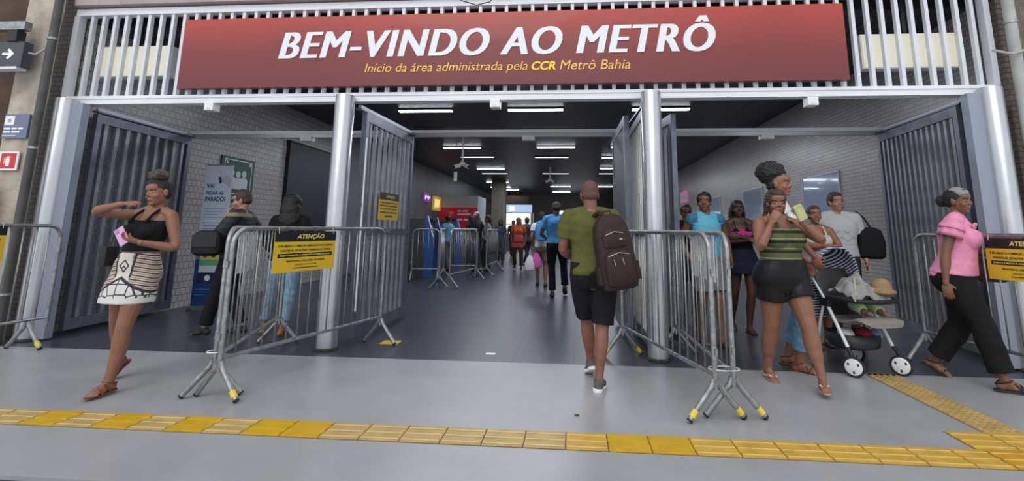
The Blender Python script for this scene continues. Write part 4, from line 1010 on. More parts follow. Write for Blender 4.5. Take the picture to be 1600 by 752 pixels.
# ---- people inside the hall
e_ = Person('man in light blue shirt and black trousers walking away into the hall', (-.33, 9.56), 92, H=1.80, sex='m', build=.98, skin_='brown', vox=.010,
    pose=dict(ankL=(-.07, -.05, .09), ankR=(.16, .24, .16), fpR=30, wrL=(-.22, .25, 1.1), wrR=(.25, .15, 1.0), hpitch=22))
e_.top('shirt', cloth('sky_blue_shirt', (.10, .33, .68)), sleeve=.6, inf=.022, z0=.95); e_.bottom('trousers', cloth('black_trousers_b', (.012, .012, .016)), t1=1.9, straight=True); e_.shoes(M['rubber']); e_.hair('short', M['hair'])
e2 = Person('person in white shirt and tan shorts carrying two bags beside the man in blue', (-.72, 11.1), 95, H=1.66, sex='m', build=.9, skin_='warm', vox=.012, pose=dict(ankL=(-.08, .1, .09), ankR=(.1, -.05, .09), wrL=(-.16, -.02, .88)))
e2.top('shirt', cloth('white_shirt_b', (.60, .62, .68)), sleeve=.5); e2.bottom('shorts', cloth('tan_shorts', (.25, .18, .13)), t1=.8, straight=True); e2.hair('short', M['hair']); e2.shoes(M['rubber'])
eb = thing('backpack', 'blue backpack between the man in blue and the person in white', 'backpack', (-.70, 10.89, 1.02))
MB().rings([sq_ring(w_, h2, z) for w_, h2, z in ((.09,.05,0),(.13,.08,.02),(.14,.09,.25),(.11,.07,.40),(.05,.03,.44))]).build('bag_body', cloth('bright_blue_nylon', (.06, .25, .55)), eb, True)
for x, y, z, colr, lb in ((-.82, 11.0, .42, (.62, .10, .38), 'pink plastic shopping bag carried beside the man in blue'), (-.96, 10.98, .36, (.66, .62, .68), 'white plastic shopping bag carried beside the man in blue')):
    t = thing('shopping_bag', lb, 'bag', (x, y, z)); q = mat('plastic_'+str(colr[1])[-2:], colr, .35)
    MB().rings([sq_ring(w_, h2, zz, p=.8) for w_, h2, zz in ((.04,.03,0),(.11,.06,.03),(.12,.07,.16),(.07,.04,.28),(.03,.02,.34))]).build('bag_body', q, t, True)
    for k in (-1, 1): MB().tube([(-.02, k*.01, .33), (0, k*.02, .44), (.02, k*.01, .33)], .005, 6).build('handle', q, t, True)
f_p = Person('woman in an orange-red tunic walking out with a red shoulder bag', (-1.75, 15.7), -92, H=1.64, sex='f', build=1.05, skin_='brown', vox=.014, pose=dict(ankL=(.12, -.15, .09), ankR=(-.12, .12, .12)))
f_p.skirt('tunic_skirt', cloth('orange_red_cloth_b', (.50, .10, .05)), zhem=.72, ztop=1.1); f_p.top('tunic', cloth('orange_red_cloth', (.50, .10, .05)), sleeve=.6, z0=.95); f_p.bottom('trousers', cloth('brown_trousers', (.06, .035, .03)), ztop=.9, straight=True); f_p.hair('long', M['hair_brown']); f_p.shoes(M['rubber'])
t = thing('shoulder_bag', 'red shoulder bag in front of the woman in the orange-red tunic', 'bag', (-1.72, 15.42, .85)); q = mat('red_leather', (.45, .03, .04), .45)
MB().rings([sq_ring(w_, h2, z) for w_, h2, z in ((.12,.04,0),(.17,.07,.03),(.16,.07,.18),(.10,.03,.24))]).build('bag_body', q, t, True); MB().tube([(-.1, 0, .22), (-.14, .04, .45), (-.08, .1, .56)], .01, 6).build('strap', q, t, True)
crowd = [((-2.88, 14.5), -30, 1.78, 'm', (.012,.012,.014), (.03,.04,.06), 'man in black shirt and white cap behind the inner barrier', 'cap', 'brown'),
         ((-2.58, 14.7), 200, 1.68, 'f', (.35,.36,.40), (.04,.04,.05), 'dark-haired woman in a patterned pale top facing the man in the cap', 'long', 'brown'),
         ((-2.70, 18.2), -80, 1.62, 'f', (.03,.04,.08), (.03,.03,.04), 'woman in dark navy clothes behind the woman in orange-red', 'long', 'deep'),
         ((-1.60, 17.0), 90, 1.68, 'm', (.015,.016,.022), (.02,.02,.03), 'person in black beyond the woman in orange-red', 'short', 'brown'),
         ((-3.78, 14.6), 150, 1.66, 'm', (.14,.42,.60), (.14,.13,.12), 'person in pale blue shirt using a ticket machine', 'short', 'brown'),
         ((-3.5, 16.6), 160, 1.72, 'm', (.015,.015,.02), (.03,.03,.04), 'person in dark clothes at the farther ticket machine', 'short', 'deep'),
         ((-4.75, 19.3), 120, 1.70, 'f', (.03,.03,.05), (.03,.03,.04), 'person in black by the red booth', 'long', 'brown'),
         ((-4.0, 20.6), -60, 1.75, 'm', (.02,.02,.025), (.04,.04,.05), 'man in dark jacket standing beyond the barriers', 'short', 'deep'),
         ((-2.75, 22.5), -90, 1.68, 'm', (.05,.05,.06), (.02,.02,.03), 'distant person in grey near the lit shop', 'short', 'brown'),
         ((-4.1, 13.65), 170, 1.62, 'f', (.25,.24,.28), (.28,.14,.09), 'person half hidden behind the nearest ticket machine', 'tied', 'warm'),
         ((-1.45, 24.0), -90, 1.70, 'f', (.30,.28,.26), (.03,.03,.05), 'distant woman in a beige top at the far end of the hall', 'long', 'brown'),
         ((-.35, 21.0), 90, 1.72, 'm', (.05,.06,.10), (.02,.02,.03), 'distant man in navy right of the man in light blue', 'short', 'brown')]
for n_, (pos, fa, hh, sx, tc_, bc, lb, hs, sk) in enumerate(crowd):
    p = Person(lb, pos, fa, H=hh, sex=sx, skin_=sk, vox=.016, group='people in the hall', pose=dict(ankL=(.1, -.08, .09), ankR=(-.08, .08, .09)))
    p.top('shirt', mat('crowd_top_%d' % n_, tc_, .8, noise=.4, nscale=14), sleeve=.6); p.bottom('trousers', mat('crowd_trousers_%d' % n_, bc, .8), straight=True); p.shoes(M['rubber']); p.hair(hs, M['white'] if hs == 'cap' else M['hair'], 'cap' if hs == 'cap' else 'hair')

# ------------------------------------------------------------------ baby stroller
st = thing('baby_stroller', 'baby stroller with navy striped canopy, grey seat and white wheels', 'stroller', (2.66, 5.03, 0), R(-78+90))
# local frame: stroller faces -Y
blk = mat('stroller_black_plastic', (.015, .015, .017), .45); wtube = mat('stroller_white_tube', (.78, .78, .80), .3)
def wheel(x, y, r, rot, parent):
    t = D.objects.new('wheel', None)
    mb = MB().tube([(0, (r-.012)*math.cos(q), r+(r-.012)*math.sin(q)) for q in [k*math.pi/14 for k in range(28)]], .013, 8, closed=True)
    o = mb.build('wheel', M['rubber'], parent, True); o.location = (x, y, 0); o.rotation_euler = (0, 0, rot); D.objects.remove(t)
    n = 28; mb = MB(); w2 = .008
    for s_ in (-1, 1): mb.rings([[(s_*q_, rr*math.cos(a), r+rr*math.sin(a)) for a in [2*math.pi*k/n for k in range(n)]] for rr, q_ in ((r-.018, .010), (r-.03, .016), (.03, .016), (.028, .020), (.001, .021))], caps=False)
    mb.build('rim', wtube, o, True)
    for k in range(3):
        a = 2*math.pi*k/3+.5; c = (.0, .5*r*math.cos(a), r+.5*r*math.sin(a)); MB().ell(c, ((.021,0,0), (0,.016,0), (0,0,.022)), 10, 6).build('rim_slot', blk, o, True)
    return o
for x, y, rot in ((-.235, -.20, R(38)), (.235, -.20, R(38))):
    wheel(x, y, .088, rot, st)
    MB().tube([(x, y, .088), (x+.035, y+.03, .13), (x+.02, y+.05, .20), (x*.96, y+.07, .25)], [.012,.016,.018,.016], 8).build('front_fork', blk, st, True)
for x in (-.235, .235):
    wheel(x, .30, .088, 0, st); MB().tube([(x, .30, .088), (x*.96, .27, .16), (x*.96, .24, .22)], .015, 8).build('rear_bracket', blk, st, True)
for k in (-1, 1):
    x = k*.225
    MB().tube([(x, -.14, .24), (x, -.02, .43), (x, .08, .585)], .016, 10).build('front_tube', wtube, st, True)
    MB().tube([(x, .24, .21), (x, .20, .40), (x, .13, .57)], .013, 10).build('rear_tube', wtube, st, True)
    MB().tube([(x, .09, .61), (x*1.02, .24, .80), (x*1.02, .34, .95)], .012, 10).build('handle_tube', wtube, st, True)
    MB().tube([(x*1.02, .335, .945), (x*1.0, .365, .985), (x*.9, .42, 1.01)], .019, 10).build('grip', M['rubber'], st, True)
    MB().box((x-.022, .04, .565), (x+.022, .15, .64)).build('hinge_block', blk, st, bevel=.01)
MB().tube([(-.225, .07, .655), (-.25, -.14, .665), (-.20, -.27, .655), (0, -.31, .65), (.20, -.27, .655), (.25, -.14, .665), (.225, .07, .655)], .020, 10).build('bumper_bar', M['rubber'], st, True)
seatm = cloth('taupe_seat_fabric', (.27, .24, .22))
def pad(pts, hw, th):
    mb = MB(); rings = []
    for (y, z), w_ in zip(pts, hw): rings.append([(w_*math.copysign(abs(math.cos(q))**.5, math.cos(q)), y, z+th*math.sin(q)) for q in [2*math.pi*i/20 for i in range(20)]])
    return mb.rings(rings)
pad([(.16,.46),(.02,.44),(-.12,.45),(-.24,.49),(-.31,.485),(-.35,.46)], [.18,.20,.21,.22,.21,.16], .022).build('seat_pad', seatm, st, True)
mb = MB(); rings = []
for i in range(7):
    t = i/6; y = .14+.17*t; z = .46+.44*t; rings.append([(.19*math.copysign(abs(math.cos(q))**.6, math.cos(q)), y+.025*math.sin(q), z) for q in [2*math.pi*k/20 for k in range(20)]])
mb.rings(rings).build('back_rest', blk, st, True)
def stripes_navy():
    m = mat('navy_white_stripe', (.02, .03, .08), .8); x, y, z = coords(m); layer(m, [((z*1.0 + y*.55).mod(.026).lt(.011), (.62, .62, .66))], (.022, .03, .075)); return m
sn = stripes_navy(); n = 20; rings = []
for i in range(12):   # canopy: arched hood swept from the back rest forward
    a = R(-28+i*8.2); cy, cz = .20, .83; rr = .29
    ring = []
    for k in range(n+1):
        q = math.pi*k/n; ring.append((.235*math.cos(q)*1.0, cy+ (rr*math.sin(q)*1.0)*math.sin(R(58)-a), cz+ (rr*math.sin(q))*math.cos(R(58)-a)))
    rings.append(ring)
mb = MB(); o = 0
for r_ in rings: mb.v += r_
for i in range(11):
    for k in range(n): mb.f.append((i*(n+1)+k, i*(n+1)+k+1, (i+1)*(n+1)+k+1, (i+1)*(n+1)+k)); mb.mi.append(0)
cn = mb.build('canopy', sn, st, True); sol = cn.modifiers.new('s', 'SOLIDIFY'); sol.thickness = .012
MB().tube([Vector(p)+Vector((0, -.004, 0)) for p in rings[-1]], .010, 6).build('canopy_trim', sn, cn, True)
MB().tube([Vector(p) for p in rings[0]], .008, 6).build('canopy_rib', blk, cn, True)
mb = MB(); mb.rings([[(.225*math.cos(q)*s_, .33+.02*math.sin(q), z) for q in [2*math.pi*k/20 for k in range(20)]] for z, s_ in ((.42,.8),(.6,.95),(.8,1))]); mb.build('rear_panel', sn, st, True)
mb = MB(); rings = [[(w_*math.cos(q), .06+d_*math.sin(q), z) for q in [2*math.pi*k/24 for k in range(24)]] for z, w_, d_ in ((.20,.19,.17),(.215,.22,.20),(.33,.235,.22))]
mb.rings(rings, caps=False); mb.f.append(tuple(range(24))); mb.mi.append(0); bk = mb.build('basket', blk, st, True); bk.modifiers.new('s', 'SOLIDIFY').thickness = .006
# things carried in the stroller
def lump(name, label, cat, loc, parts, rz=0):
    t = thing(name, label, cat, loc, rz); 
    for nm, mm, es in parts:
        mb = MB()
        for c, a in es: mb.ell(c, ((a[0],0,0),(0,a[1],0),(0,0,a[2])), 14, 10)
        me = remesh(mb, .008, 3, .004, 3, 30); link(nm, me, mm, t, True)
    return t
bl_ = cloth('grey_cotton_blanket', (.30, .29, .28)); 
t = thing('blanket', 'grey baby blanket draped over the stroller bumper bar', 'blanket', (2.66, 5.03, 0), R(12)); mb = MB(); NX, NY = 26, 20
for a_ in range(NX+1):
    for b_ in range(NY+1):
        x = -.23+.40*a_/NX; y = -.27+.34*b_/NY; dome = math.exp(-((x+.06)/.14)**2-((y+.08)/.16)**2)
        z = .685+.17*dome*(1-.25*math.sin(x*30+y*18))+.014*math.sin(x*48-y*22)+.012*math.sin(y*60+x*12)-.05*max(0, (-.22-y)/.05)
        mb.v.append((x, y+.01*math.sin(x*35), z))
for a_ in range(NX):
    for b_ in range(NY): k_ = a_*(NY+1)+b_; mb.f.append((k_, k_+NY+1, k_+NY+2, k_+1)); mb.mi.append(0)
o = mb.build('cloth_body', bl_, t, True); o.modifiers.new('s', 'SOLIDIFY').thickness = .006
MB().tube([(-.18, -.24, .70), (-.08, -.12, .845), (.04, -.10, .80), (.13, -.22, .70)], .008, 6).build('piping', cloth('lime_piping', (.42, .45, .28)), t, True)
lump('baby_hat', 'beige baby hat or hood on the bundle in the stroller', 'hat', (2.83, 4.88, .70), [('hat_crown', cloth('tan_straw', (.33, .22, .12)), [((0,0,.07),(.085,.08,.08)), ((.0,-.02,.03),(.11,.10,.035))])])
baby = thing('person', 'baby lying in the stroller under the navy canopy, in pale green', 'person', (2.70, 5.06, .50))
mb = MB(); mb.ell((0, .03, .30), ((.058,0,0),(0,.062,0),(0,0,.068)), 16, 12); mb.ell((0, .0, .17), ((.075,0,0),(0,.065,0),(0,0,.10)), 16, 12); mb.ell((0, -.028, .285), ((.030,0,0),(0,.028,0),(0,0,.028)), 10, 8); mb.ell((0,-.034,.30), ((.008,0,0),(0,.010,0),(0,0,.008)), 8, 6)
for k in (-1, 1):
    mb.ell((k*.058, .03, .295), ((.008,0,0),(0,.012,0),(0,0,.016)), 8, 6)
    mb.tube([(k*.06, -.01, .22), (k*.11, -.06, .17), (k*.06, -.12, .17)], [.026,.023,.018], 10); mb.ell((k*.055, -.135, .17), ((.018,0,0),(0,.022,0),(0,0,.014)), 10, 8)
    mb.tube([(k*.045, -.02, .09), (k*.075, -.16, .085), (k*.07, -.26, .04)], [.042,.038,.026], 10); mb.ell((k*.07, -.29, .045), ((.02,0,0),(0,.036,0),(0,0,.022)), 10, 8)
link('body', remesh(mb, .006, 2), skin('brown'), baby, True)
gs = cloth('pale_green_cotton', (.42, .60, .33)); mb = MB(); mb.ell((0, 0, .165), ((.088,0,0),(0,.078,0),(0,0,.11)), 16, 12)
for k in (-1, 1): mb.tube([(k*.045, -.02, .09), (k*.075, -.16, .085), (k*.072, -.22, .06)], [.056,.052,.042], 12); mb.tube([(k*.06, -.01, .22), (k*.10, -.05, .18)], [.036,.034], 10)
link('romper', remesh(mb, .007, 2, .002), gs, baby, True)
mb = MB(); mb.ell((0, .045, .315), ((.064,0,0),(0,.062,0),(0,0,.066)), 16, 12); link('hair', remesh(mb, .007, 1), M['hair'], baby, True)
for (x, y, z, s3, c_, lb) in ((-.10, .02, .285, (.07,.09,.045), (.62,.60,.62), 'white bundle of clothes in the stroller basket'), (.02, -.02, .29, (.07,.08,.05), (.30,.03,.05), 'dark red cloth in the stroller basket'), (.13, .0, .275, (.06,.08,.04), (.28,.42,.60), 'pale blue cloth in the stroller basket')):
    q = Matrix.Rotation(R(12), 3, 'Z') @ Vector((x, y, 0)); lump('folded_cloth', lb, 'cloth', (2.66+q.x*1.2, 5.03+q.y-.03, z+.05), [('cloth_body', cloth('basket_cloth_%d' % int(c_[0]*100), c_), [((0,0,0), s3), ((.02,.02,.02), tuple(v*.7 for v in s3))])])

# ------------------------------------------------------------------ left side: pillar signs, extinguisher, arrow sign
t = thing('wall_notice', 'small blue-grey notice on the rough pillar, above the red extinguisher sign', 'sign', (-6.385, 4.992, 2.235))
MB().box((-.158, 0, 0), (.150, .018, .28)).build('board', mat('blue_grey_print', (.15, .17, .27), .45), t)
MB().box((-.15, -.002, .15), (-.03, -.0002, .26)).build('pictogram_square', M['white'], t)
MB().lathe([(.022, 0), (.022, .002)], n=16).build('pictogram', mat('pictogram_grey', (.35, .37, .42), .5), t).matrix_local = Matrix.Translation((-.09, -.0022, .205)) @ Matrix.Rotation(R(90), 4, 'X')
for a_, b_, c_, d_ in ((-.145,-.06,.100,.122), (-.045,.02,.100,.122), (.035,.095,.100,.122), (-.145,-.06,.062,.084), (-.045,.06,.062,.084)): MB().box((a_, -.0022, c_), (b_, -.0004, d_)).build('notice_line', M['white'], t)
MB().box((-.155, -.0022, .028), (.02, -.0004, .034)).build('notice_line', M['white'], t)
t = thing('extinguisher_sign', 'red and white fire extinguisher sign on the rough pillar', 'sign', (-6.40, 4.992, 1.865)); rd = mat('safety_red', (.58, .02, .03), .4)
MB().box((-.12, 0, 0), (.12, .014, .215)).build('board', M['white'], t); MB().box((-.095, -.0015, .02), (.095, -.0002, .195)).build('red_field', rd, t)
mb = MB(); mb.rings([[(.026*math.cos(q)-.005, -.0025+.001*math.sin(q), z) for q in [2*math.pi*k/12 for k in range(12)]] for z in (.045, .135)]); mb.box((-.018, -.003, .135), (.008, -.0018, .16)); mb.box((.008, -.003, .145), (.04, -.0018, .153)); mb.box((-.05, -.003, .07), (-.043, -.0018, .15)); mb.box((-.05, -.003, .143), (-.015, -.0018, .15))
mb.build('pictogram', M['white'], t)
t = thing('fire_extinguisher', 'red fire extinguisher hanging on the rough pillar at the left edge', 'fire extinguisher', (-6.50, 4.90, 1.10))
MB().lathe([(.02,0),(.07,.01),(.075,.04),(.075,.46),(.065,.51),(.035,.55),(.022,.56),(.022,.60)]).build('cylinder', rd, t, True)
MB().box((-.045, -.012, .60), (.06, .012, .625)).build('lever', M['dark'], t, bevel=.004); MB().box((-.03, -.012, .64), (.06, .012, .655)).build('handle', M['dark'], t, bevel=.003)
MB().tube([(.03, 0, .60), (.09, -.03, .57), (.10, -.04, .35), (.09, -.03, .18)], .010, 8).build('hose', M['rubber'], t, True); MB().tube([(.09, -.03, .20), (.088, -.028, .10)], [.012,.02], 8).build('nozzle', M['rubber'], t, True)
MB().tube([(.0748*math.cos(q), .0748*math.sin(q), .25) for q in [R(-140+k*10) for k in range(11)]], .0015, 4).build('label_edge', M['white'], t); MB().rings([[(.0758*math.cos(q), .0758*math.sin(q), z) for q in [R(-130+k*8) for k in range(11)]] for z in (.17, .33)], caps=False).build('label_sticker', M['white'], t, True)
MB().box((-.03, .075, .3), (.03, .10, .4)).build('wall_bracket', M['dark'], t)
t = thing('direction_sign', 'dark hanging sign with white arrow at the upper left edge', 'sign', (-6.485, 4.84, 3.04))
MB().box((-.45, 0, 0), (.20, .10, .30)).build('sign_case', mat('charcoal_sign', (.05, .055, .07), .4), t, bevel=.006)
MB().box((-.45, -.006, -.03), (.16, .10, -.001)).build('bottom_trim', M['bar_white'], t)
mb = MB(); mb.add([(-.05,-.004,.137),(.06,-.004,.137),(.06,-.004,.163),(-.05,-.004,.163)], [(0,1,2,3)]); mb.add([(.10,-.0042,.15),(.03,-.0042,.215),(.008,-.0042,.195),(.055,-.0042,.15),(.008,-.0042,.105),(.03,-.0042,.085)], [(0,1,2,3),(0,3,4,5)])
mb.build('arrow', mat('arrow_white', (.8, .82, .85), .4, emit=.3), t)
t = thing('sign_bracket', 'grey metal arm and conduit holding the arrow sign at the upper left', 'bracket', (-6.50, 4.86, 3.48))
MB().box((-.7, -.04, 0), (.20, .04, .10)).build('arm', M['galv'], t, bevel=.004); MB().tube([(.0, .0, .0), (.05, -.01, -.12), (.16, .03, -.25), (.28, .06, -.27), (.37, .08, -.20)], .012, 8).build('conduit', M['pipe2'], t, True); MB().box((.0, -.04, -.14), (.12, .06, -.001)).build('junction_box', M['dark'], t, bevel=.006)
tag(MB().tube([(4.28, 5.10, 3.12), (4.40, 5.02, 3.05), (4.56, 5.03, 3.10), (4.78, 4.98, 3.22), (4.95, 4.99, 3.33)], .013, 8).build('conduit', M['pipe2'], None, True), 'curved pale conduit crossing the pipe above the rightmost column', 'conduit')

# ------------------------------------------------------------------ left wall of the hall
t = thing('roll_up_banner', 'tall white and blue VAI FICAR AÍ PARADO? banner beside the left gate leaf', 'banner', (-5.63, 7.32, 0), R(4))
navy = mat('banner_navy', (.012, .05, .20), .45); bw_ = .215
MB().box((-bw_-.02, -.06, 0), (bw_+.02, .06, .06)).build('base', M['galv'], t, bevel=.01)
MB().box((-bw_, -.004, .06), (bw_, .004, 2.22)).build('banner_sheet', mat('banner_pale_blue', (.62, .68, .80), .5), t)
MB().box((-bw_, -.008, 2.22), (bw_, .008, 2.24)).build('top_bar', M['galv'], t); MB().tube([(0, .05, .05), (0, .03, 2.23)], .008, 8).build('support_pole', M['galv'], t, True)
MB().box((-bw_, -.0055, .06), (bw_, -.0042, .92)).build('lower_panel', navy, t)
MB().box((-bw_, -.0065, .75), (bw_, -.0056, .93)).build('blue_band', mat('banner_blue', (.05, .22, .55), .45), t)
for i, (s_, z) in enumerate((('VAI', 1.86), ('FICAR AÍ', 1.755), ('PARADO?', 1.65))): lettering('headline', s_, navy, t, -.18, (-.06, .10, .14)[i], z, z+.075, -.006, bold=.03, extrude=.0005)
for i in range(7): MB().box((-.18, -.0062, 1.53-i*.045-(.04 if i > 3 else 0)), (.15-.05*(i % 3), -.0045, 1.54-i*.045-(.04 if i > 3 else 0))).build('text_line', mat('banner_text_blue', (.20, .27, .5), .5) if i == 0 else D.materials['banner_text_blue'], t)
ph_ = MB().box((-.165, -.0085, .40), (.165, -.0068, 1.16)).build('phone_drawing', mat('phone_frame', (.015, .03, .10), .4), t)
MB().box((-.15, -.0098, .56), (.15, -.0087, 1.14)).build('phone_screen', mat('phone_screen_white', (.62, .66, .74), .4), ph_)
MB().box((-.15, -.0108, .76), (.15, -.0099, .90)).build('yellow_band', M['signyellow'], ph_); MB().box((-.15, -.0108, .66), (.15, -.0099, .755)).build('green_band', mat('banner_green', (.12, .42, .22), .4), ph_)
MB().box((-.15, -.0108, .905), (.15, -.0099, .97)).build('blue_band', D.materials['banner_blue'], ph_)
MB().box((-.10, -.0112, .785), (-.04, -.0109, .875)).build('icon', navy, ph_); MB().box((.03, -.0112, .785), (.09, -.0109, .875)).build('icon', navy, ph_); MB().box((-.12, -.0112, 1.0), (-.04, -.0109, 1.08)).build('icon', D.materials['banner_text_blue'], ph_)
mb = MB(); mb.rings([[(.045*math.cos(q), y, .475+.045*math.sin(q)) for q in [2*math.pi*k/20 for k in range(20)]] for y in (-.0088, -.0099)]); mb.build('button', M['white'], ph_)
mb = MB(); mb.add([(.02,-.006,1.93),(.06,-.006,1.95),(.03,-.006,2.05),(-.01,-.006,2.03)], [(0,1,2,3)]); mb.build('drawn_phone', navy, t)
mb = MB(); mb.add([(.05,-.0065,1.97),(.20,-.0065,1.86),(.20,-.0065,2.02),(.12,-.0065,2.06),(.06,-.0065,2.02)], [(0,1,2,3,4)]); mb.build('drawn_hand', mat('drawn_hand_pale', (.50, .50, .56), .5), t)
for i in range(3): MB().box((-.17, -.0062, .30-i*.04), (.05-.04*i, -.0056, .31-i*.04)).build('text_line', D.materials['banner_blue'], t)

t = thing('assembly_point_sign', 'green assembly point sign with white people and arrows on the left wall', 'sign', (XL, 8.42, 1.70), R(90))
grn = mat('safety_green', (.008, .085, .06), .4); W_ = .44; Hh = .80
MB().box((-W_, -.03, 0), (W_, -.002, Hh)).build('board', grn, t); f = -.0312
mb = MB()
for a, b in (((-.37,.14),(.37,.155)), ((-.37,.745),(.37,.76)), ((-.37,.156),(-.355,.744)), ((.355,.156),(.37,.744))): mb.box((a[0], f-.001, a[1]), (b[0], f, b[1]))
mb.build('border', M['white'], t)
for k, (cx, cz) in enumerate(((-.16,.42),(.16,.42),(0,.40))):
    mb = MB(); mb.rings([[(cx+.062*math.cos(q), y, cz+.10+.062*math.sin(q)) for q in [2*math.pi*j/18 for j in range(18)]] for y in (f-.002-k*.001, f)])
    mb.add([(cx-.11, f-.001-k*.001, cz-.17),(cx+.11, f-.001-k*.001, cz-.17),(cx+.11, f-.001-k*.001, cz-.02),(cx+.07, f-.001-k*.001, cz+.03),(cx-.07, f-.001-k*.001, cz+.03),(cx-.11, f-.001-k*.001, cz-.02)], [(0,1,2,3,4,5)])
    mb.build('figure', mat('figure_white_%d' % k, (.66, .72, .70), .5), t)
for sx in (-1, 1):
    for sz in (-1, 1):
        cx, cz = sx*.29, .45+sz*.24; mb = MB(); A = Vector((cx, f-.002, cz)); dv = Vector((-sx, 0, -sz)).normalized(); pv = Vector((dv.z, 0, -dv.x))
        mb.add([A-pv*.012, A+pv*.012, A+pv*.012-dv*.07, A-pv*.012-dv*.07], [(0,1,2,3)]); mb.add([A+dv*.02, A+dv*.02-Vector((-sx*.06,0,0)), A+dv*.02-Vector((0,0,-sz*.06))], [(0,1,2)]); mb.build('arrow', M['white'], t)
lettering('sign_text', 'PONTO DE ENCONTRO', M['white'], t, -.36, .36, .045, .10, f-.001, bold=.02, extrude=.0005)
t = thing('navy_panel', 'large plain dark navy panel board on the left wall', 'panel', (XL, 11.3, 1.0), R(90)); MB().box((-1.42, -.09, 0), (1.42, -.002, 2.08)).build('board', mat('dark_navy_panel', (.012, .016, .032), .45), t, bevel=.006); MB().box((-1.44, -.10, 2.085), (1.44, -.002, 2.11)).build('top_trim', M['dark'], t)

# whiteboards on the right wall
wb = mat('whiteboard_glass', (.36, .42, .56), .10, coat=.6); mb_ = None
for k, (y0, y1, z0, z1, lb) in enumerate(((8.73, 10.05, 1.32, 2.30, 'framed whiteboard on the right wall, nearest the entrance'), (12.2, 13.5, 1.35, 2.32, 'framed whiteboard on the right wall, second from the entrance'), (15.6, 17.9, 1.35, 2.33, 'framed whiteboard on the right wall, third from the entrance'))):
    t = thing('whiteboard', lb, 'board', (XR, (y0+y1)/2, z0), R(-90), 'whiteboards on the right wall'); hw = (y1-y0)/2; h_b = z1-z0
    MB().box((-hw, -.02, 0), (hw, -.003, h_b)).build('panel', wb, t)
    for a, b in (((-hw-.02, -.032, h_b), (hw+.02, -.001, h_b+.022)), ((-hw-.02, -.032, -.022), (hw+.02, -.001, -.0003)), ((-hw-.02, -.032, 0), (-hw-.0003, -.001, h_b-.0005)), ((hw+.0003, -.032, 0), (hw+.02, -.001, h_b-.0005))): MB().box(a, b).build('frame_bar', M['bar_white'], t)
for y, z, w_, h2, colr, lb in ((20.5, 2.42, 1.3, .45, (.32, .10, .20), 'pinkish lit sign far along the right wall'),):
    t = thing('wall_sign', lb, 'sign', (XR, y, z), R(-90)); MB().box((-w_/2, -.05, 0), (w_/2, -.002, h2)).build('sign_case', mat('pink_sign_face', colr, .5, emit=.6), t); MB().box((-w_/2+.1, -.053, .12), (w_/2-.1, -.0505, .30)).build('sign_text_band', M['white'], t)

# gate notice on the leaf right of the second column
t = thing('warning_notice', 'small yellow ATENÇÃO notice fixed high on the gate leaf right of the second column', 'sign', (-2.415, 5.78, 1.36), R(88.5), 'warning notices'); w_, h2 = .62, .34
MB().box((0, -.062, 0), (w_, -.058, h2)).build('board', M['signyellow'], t); MB().box((0, -.0632, h2*.74), (w_, -.0622, h2)).build('header_band', M['signblack'], t)
lettering('headline', 'ATENÇÃO', M['signgold'], t, w_*.32, w_*.78, h2*.79, h2*.94, -.0645, shear=.2, bold=.03, extrude=.0004)
for s_, a, b, z in ((NT[0], .06, .94, .60), (NT[1], .06, .94, .49), (NT[2], .10, .90, .375), (NT[3], .08, .92, .25), (NT[4], .3, .7, .10)): lettering('warning_text', s_, M['signblack'], t, w_*a, w_*b, h2*z, h2*(z+.07), -.0632, bold=.02, extrude=.0004)
for x in (.04, w_-.04): MB().tube([(x, -.060, h2-.03), (x, -.024, h2+.01)], .003, 5).build('tie', M['white'], t)

# ------------------------------------------------------------------ inside the hall
blu = mat('machine_blue', (.02, .09, .32), .4); mdk = mat('machine_dark_grey', (.045, .045, .05), .5)
for k, (x, y, lb) in enumerate(((-3.95, 12.9, 'blue and grey ticket machine nearest the entrance'), (-4.25, 14.9, 'second blue and grey ticket machine along the left'), (-4.15, 15.9, 'third blue and grey ticket machine along the left'), (-4.25, 17.6, 'farthest blue and grey ticket machine by the red booth'))):
    t = thing('ticket_machine', lb, 'ticket machine', (x, y, 0), R(14), 'ticket machines')
    MB().box((-.75, -.05, 0), (0, .45, 1.52)).build('cabinet', mdk, t, bevel=.01)
    mb = MB(); mb.add([(.001,-.06,0),(.22,-.06,0),(.22,-.06,1.0),(.05,-.06,1.62),(.001,-.06,1.62),(.001,.46,0),(.22,.46,0),(.22,.46,1.0),(.05,.46,1.62),(.001,.46,1.62)], [(4,3,2,1,0),(5,6,7,8,9),(0,1,6,5),(1,2,7,6),(2,3,8,7),(3,4,9,8),(4,0,5,9)]); mb.build('front_console', blu, t)
    mb = MB(); mb.add([(.212,-.02,1.05),(.062,-.02,1.6),(.062,.42,1.6),(.212,.42,1.05),(.218,-.02,1.052),(.068,-.02,1.602),(.068,.42,1.602),(.218,.42,1.052)], [(0,1,2,3),(7,6,5,4),(0,4,5,1),(1,5,6,2),(2,6,7,3),(3,7,4,0)]); mb.build('screen', mat('machine_screen', (.55, .62, .75), .3, emit=.35) if k == 0 else D.materials['machine_screen'], t)
    MB().box((.221, .05, .6), (.226, .35, .85)).build('pay_panel', M['dark'], t)
t = thing('service_booth', 'white booth with a red advertising band far left in the hall', 'booth', (-5.2, 22.0, 0))
MB().box((-.93, 0, 0), (.87, 2.0, 2.75)).build('booth_body', mat('booth_white', (.42, .44, .47), .5), t)
MB().box((-.92, -.03, 1.30), (.86, -.001, 2.22)).build('red_band', mat('booth_red', (.42, .015, .03), .4, emit=.12), t)
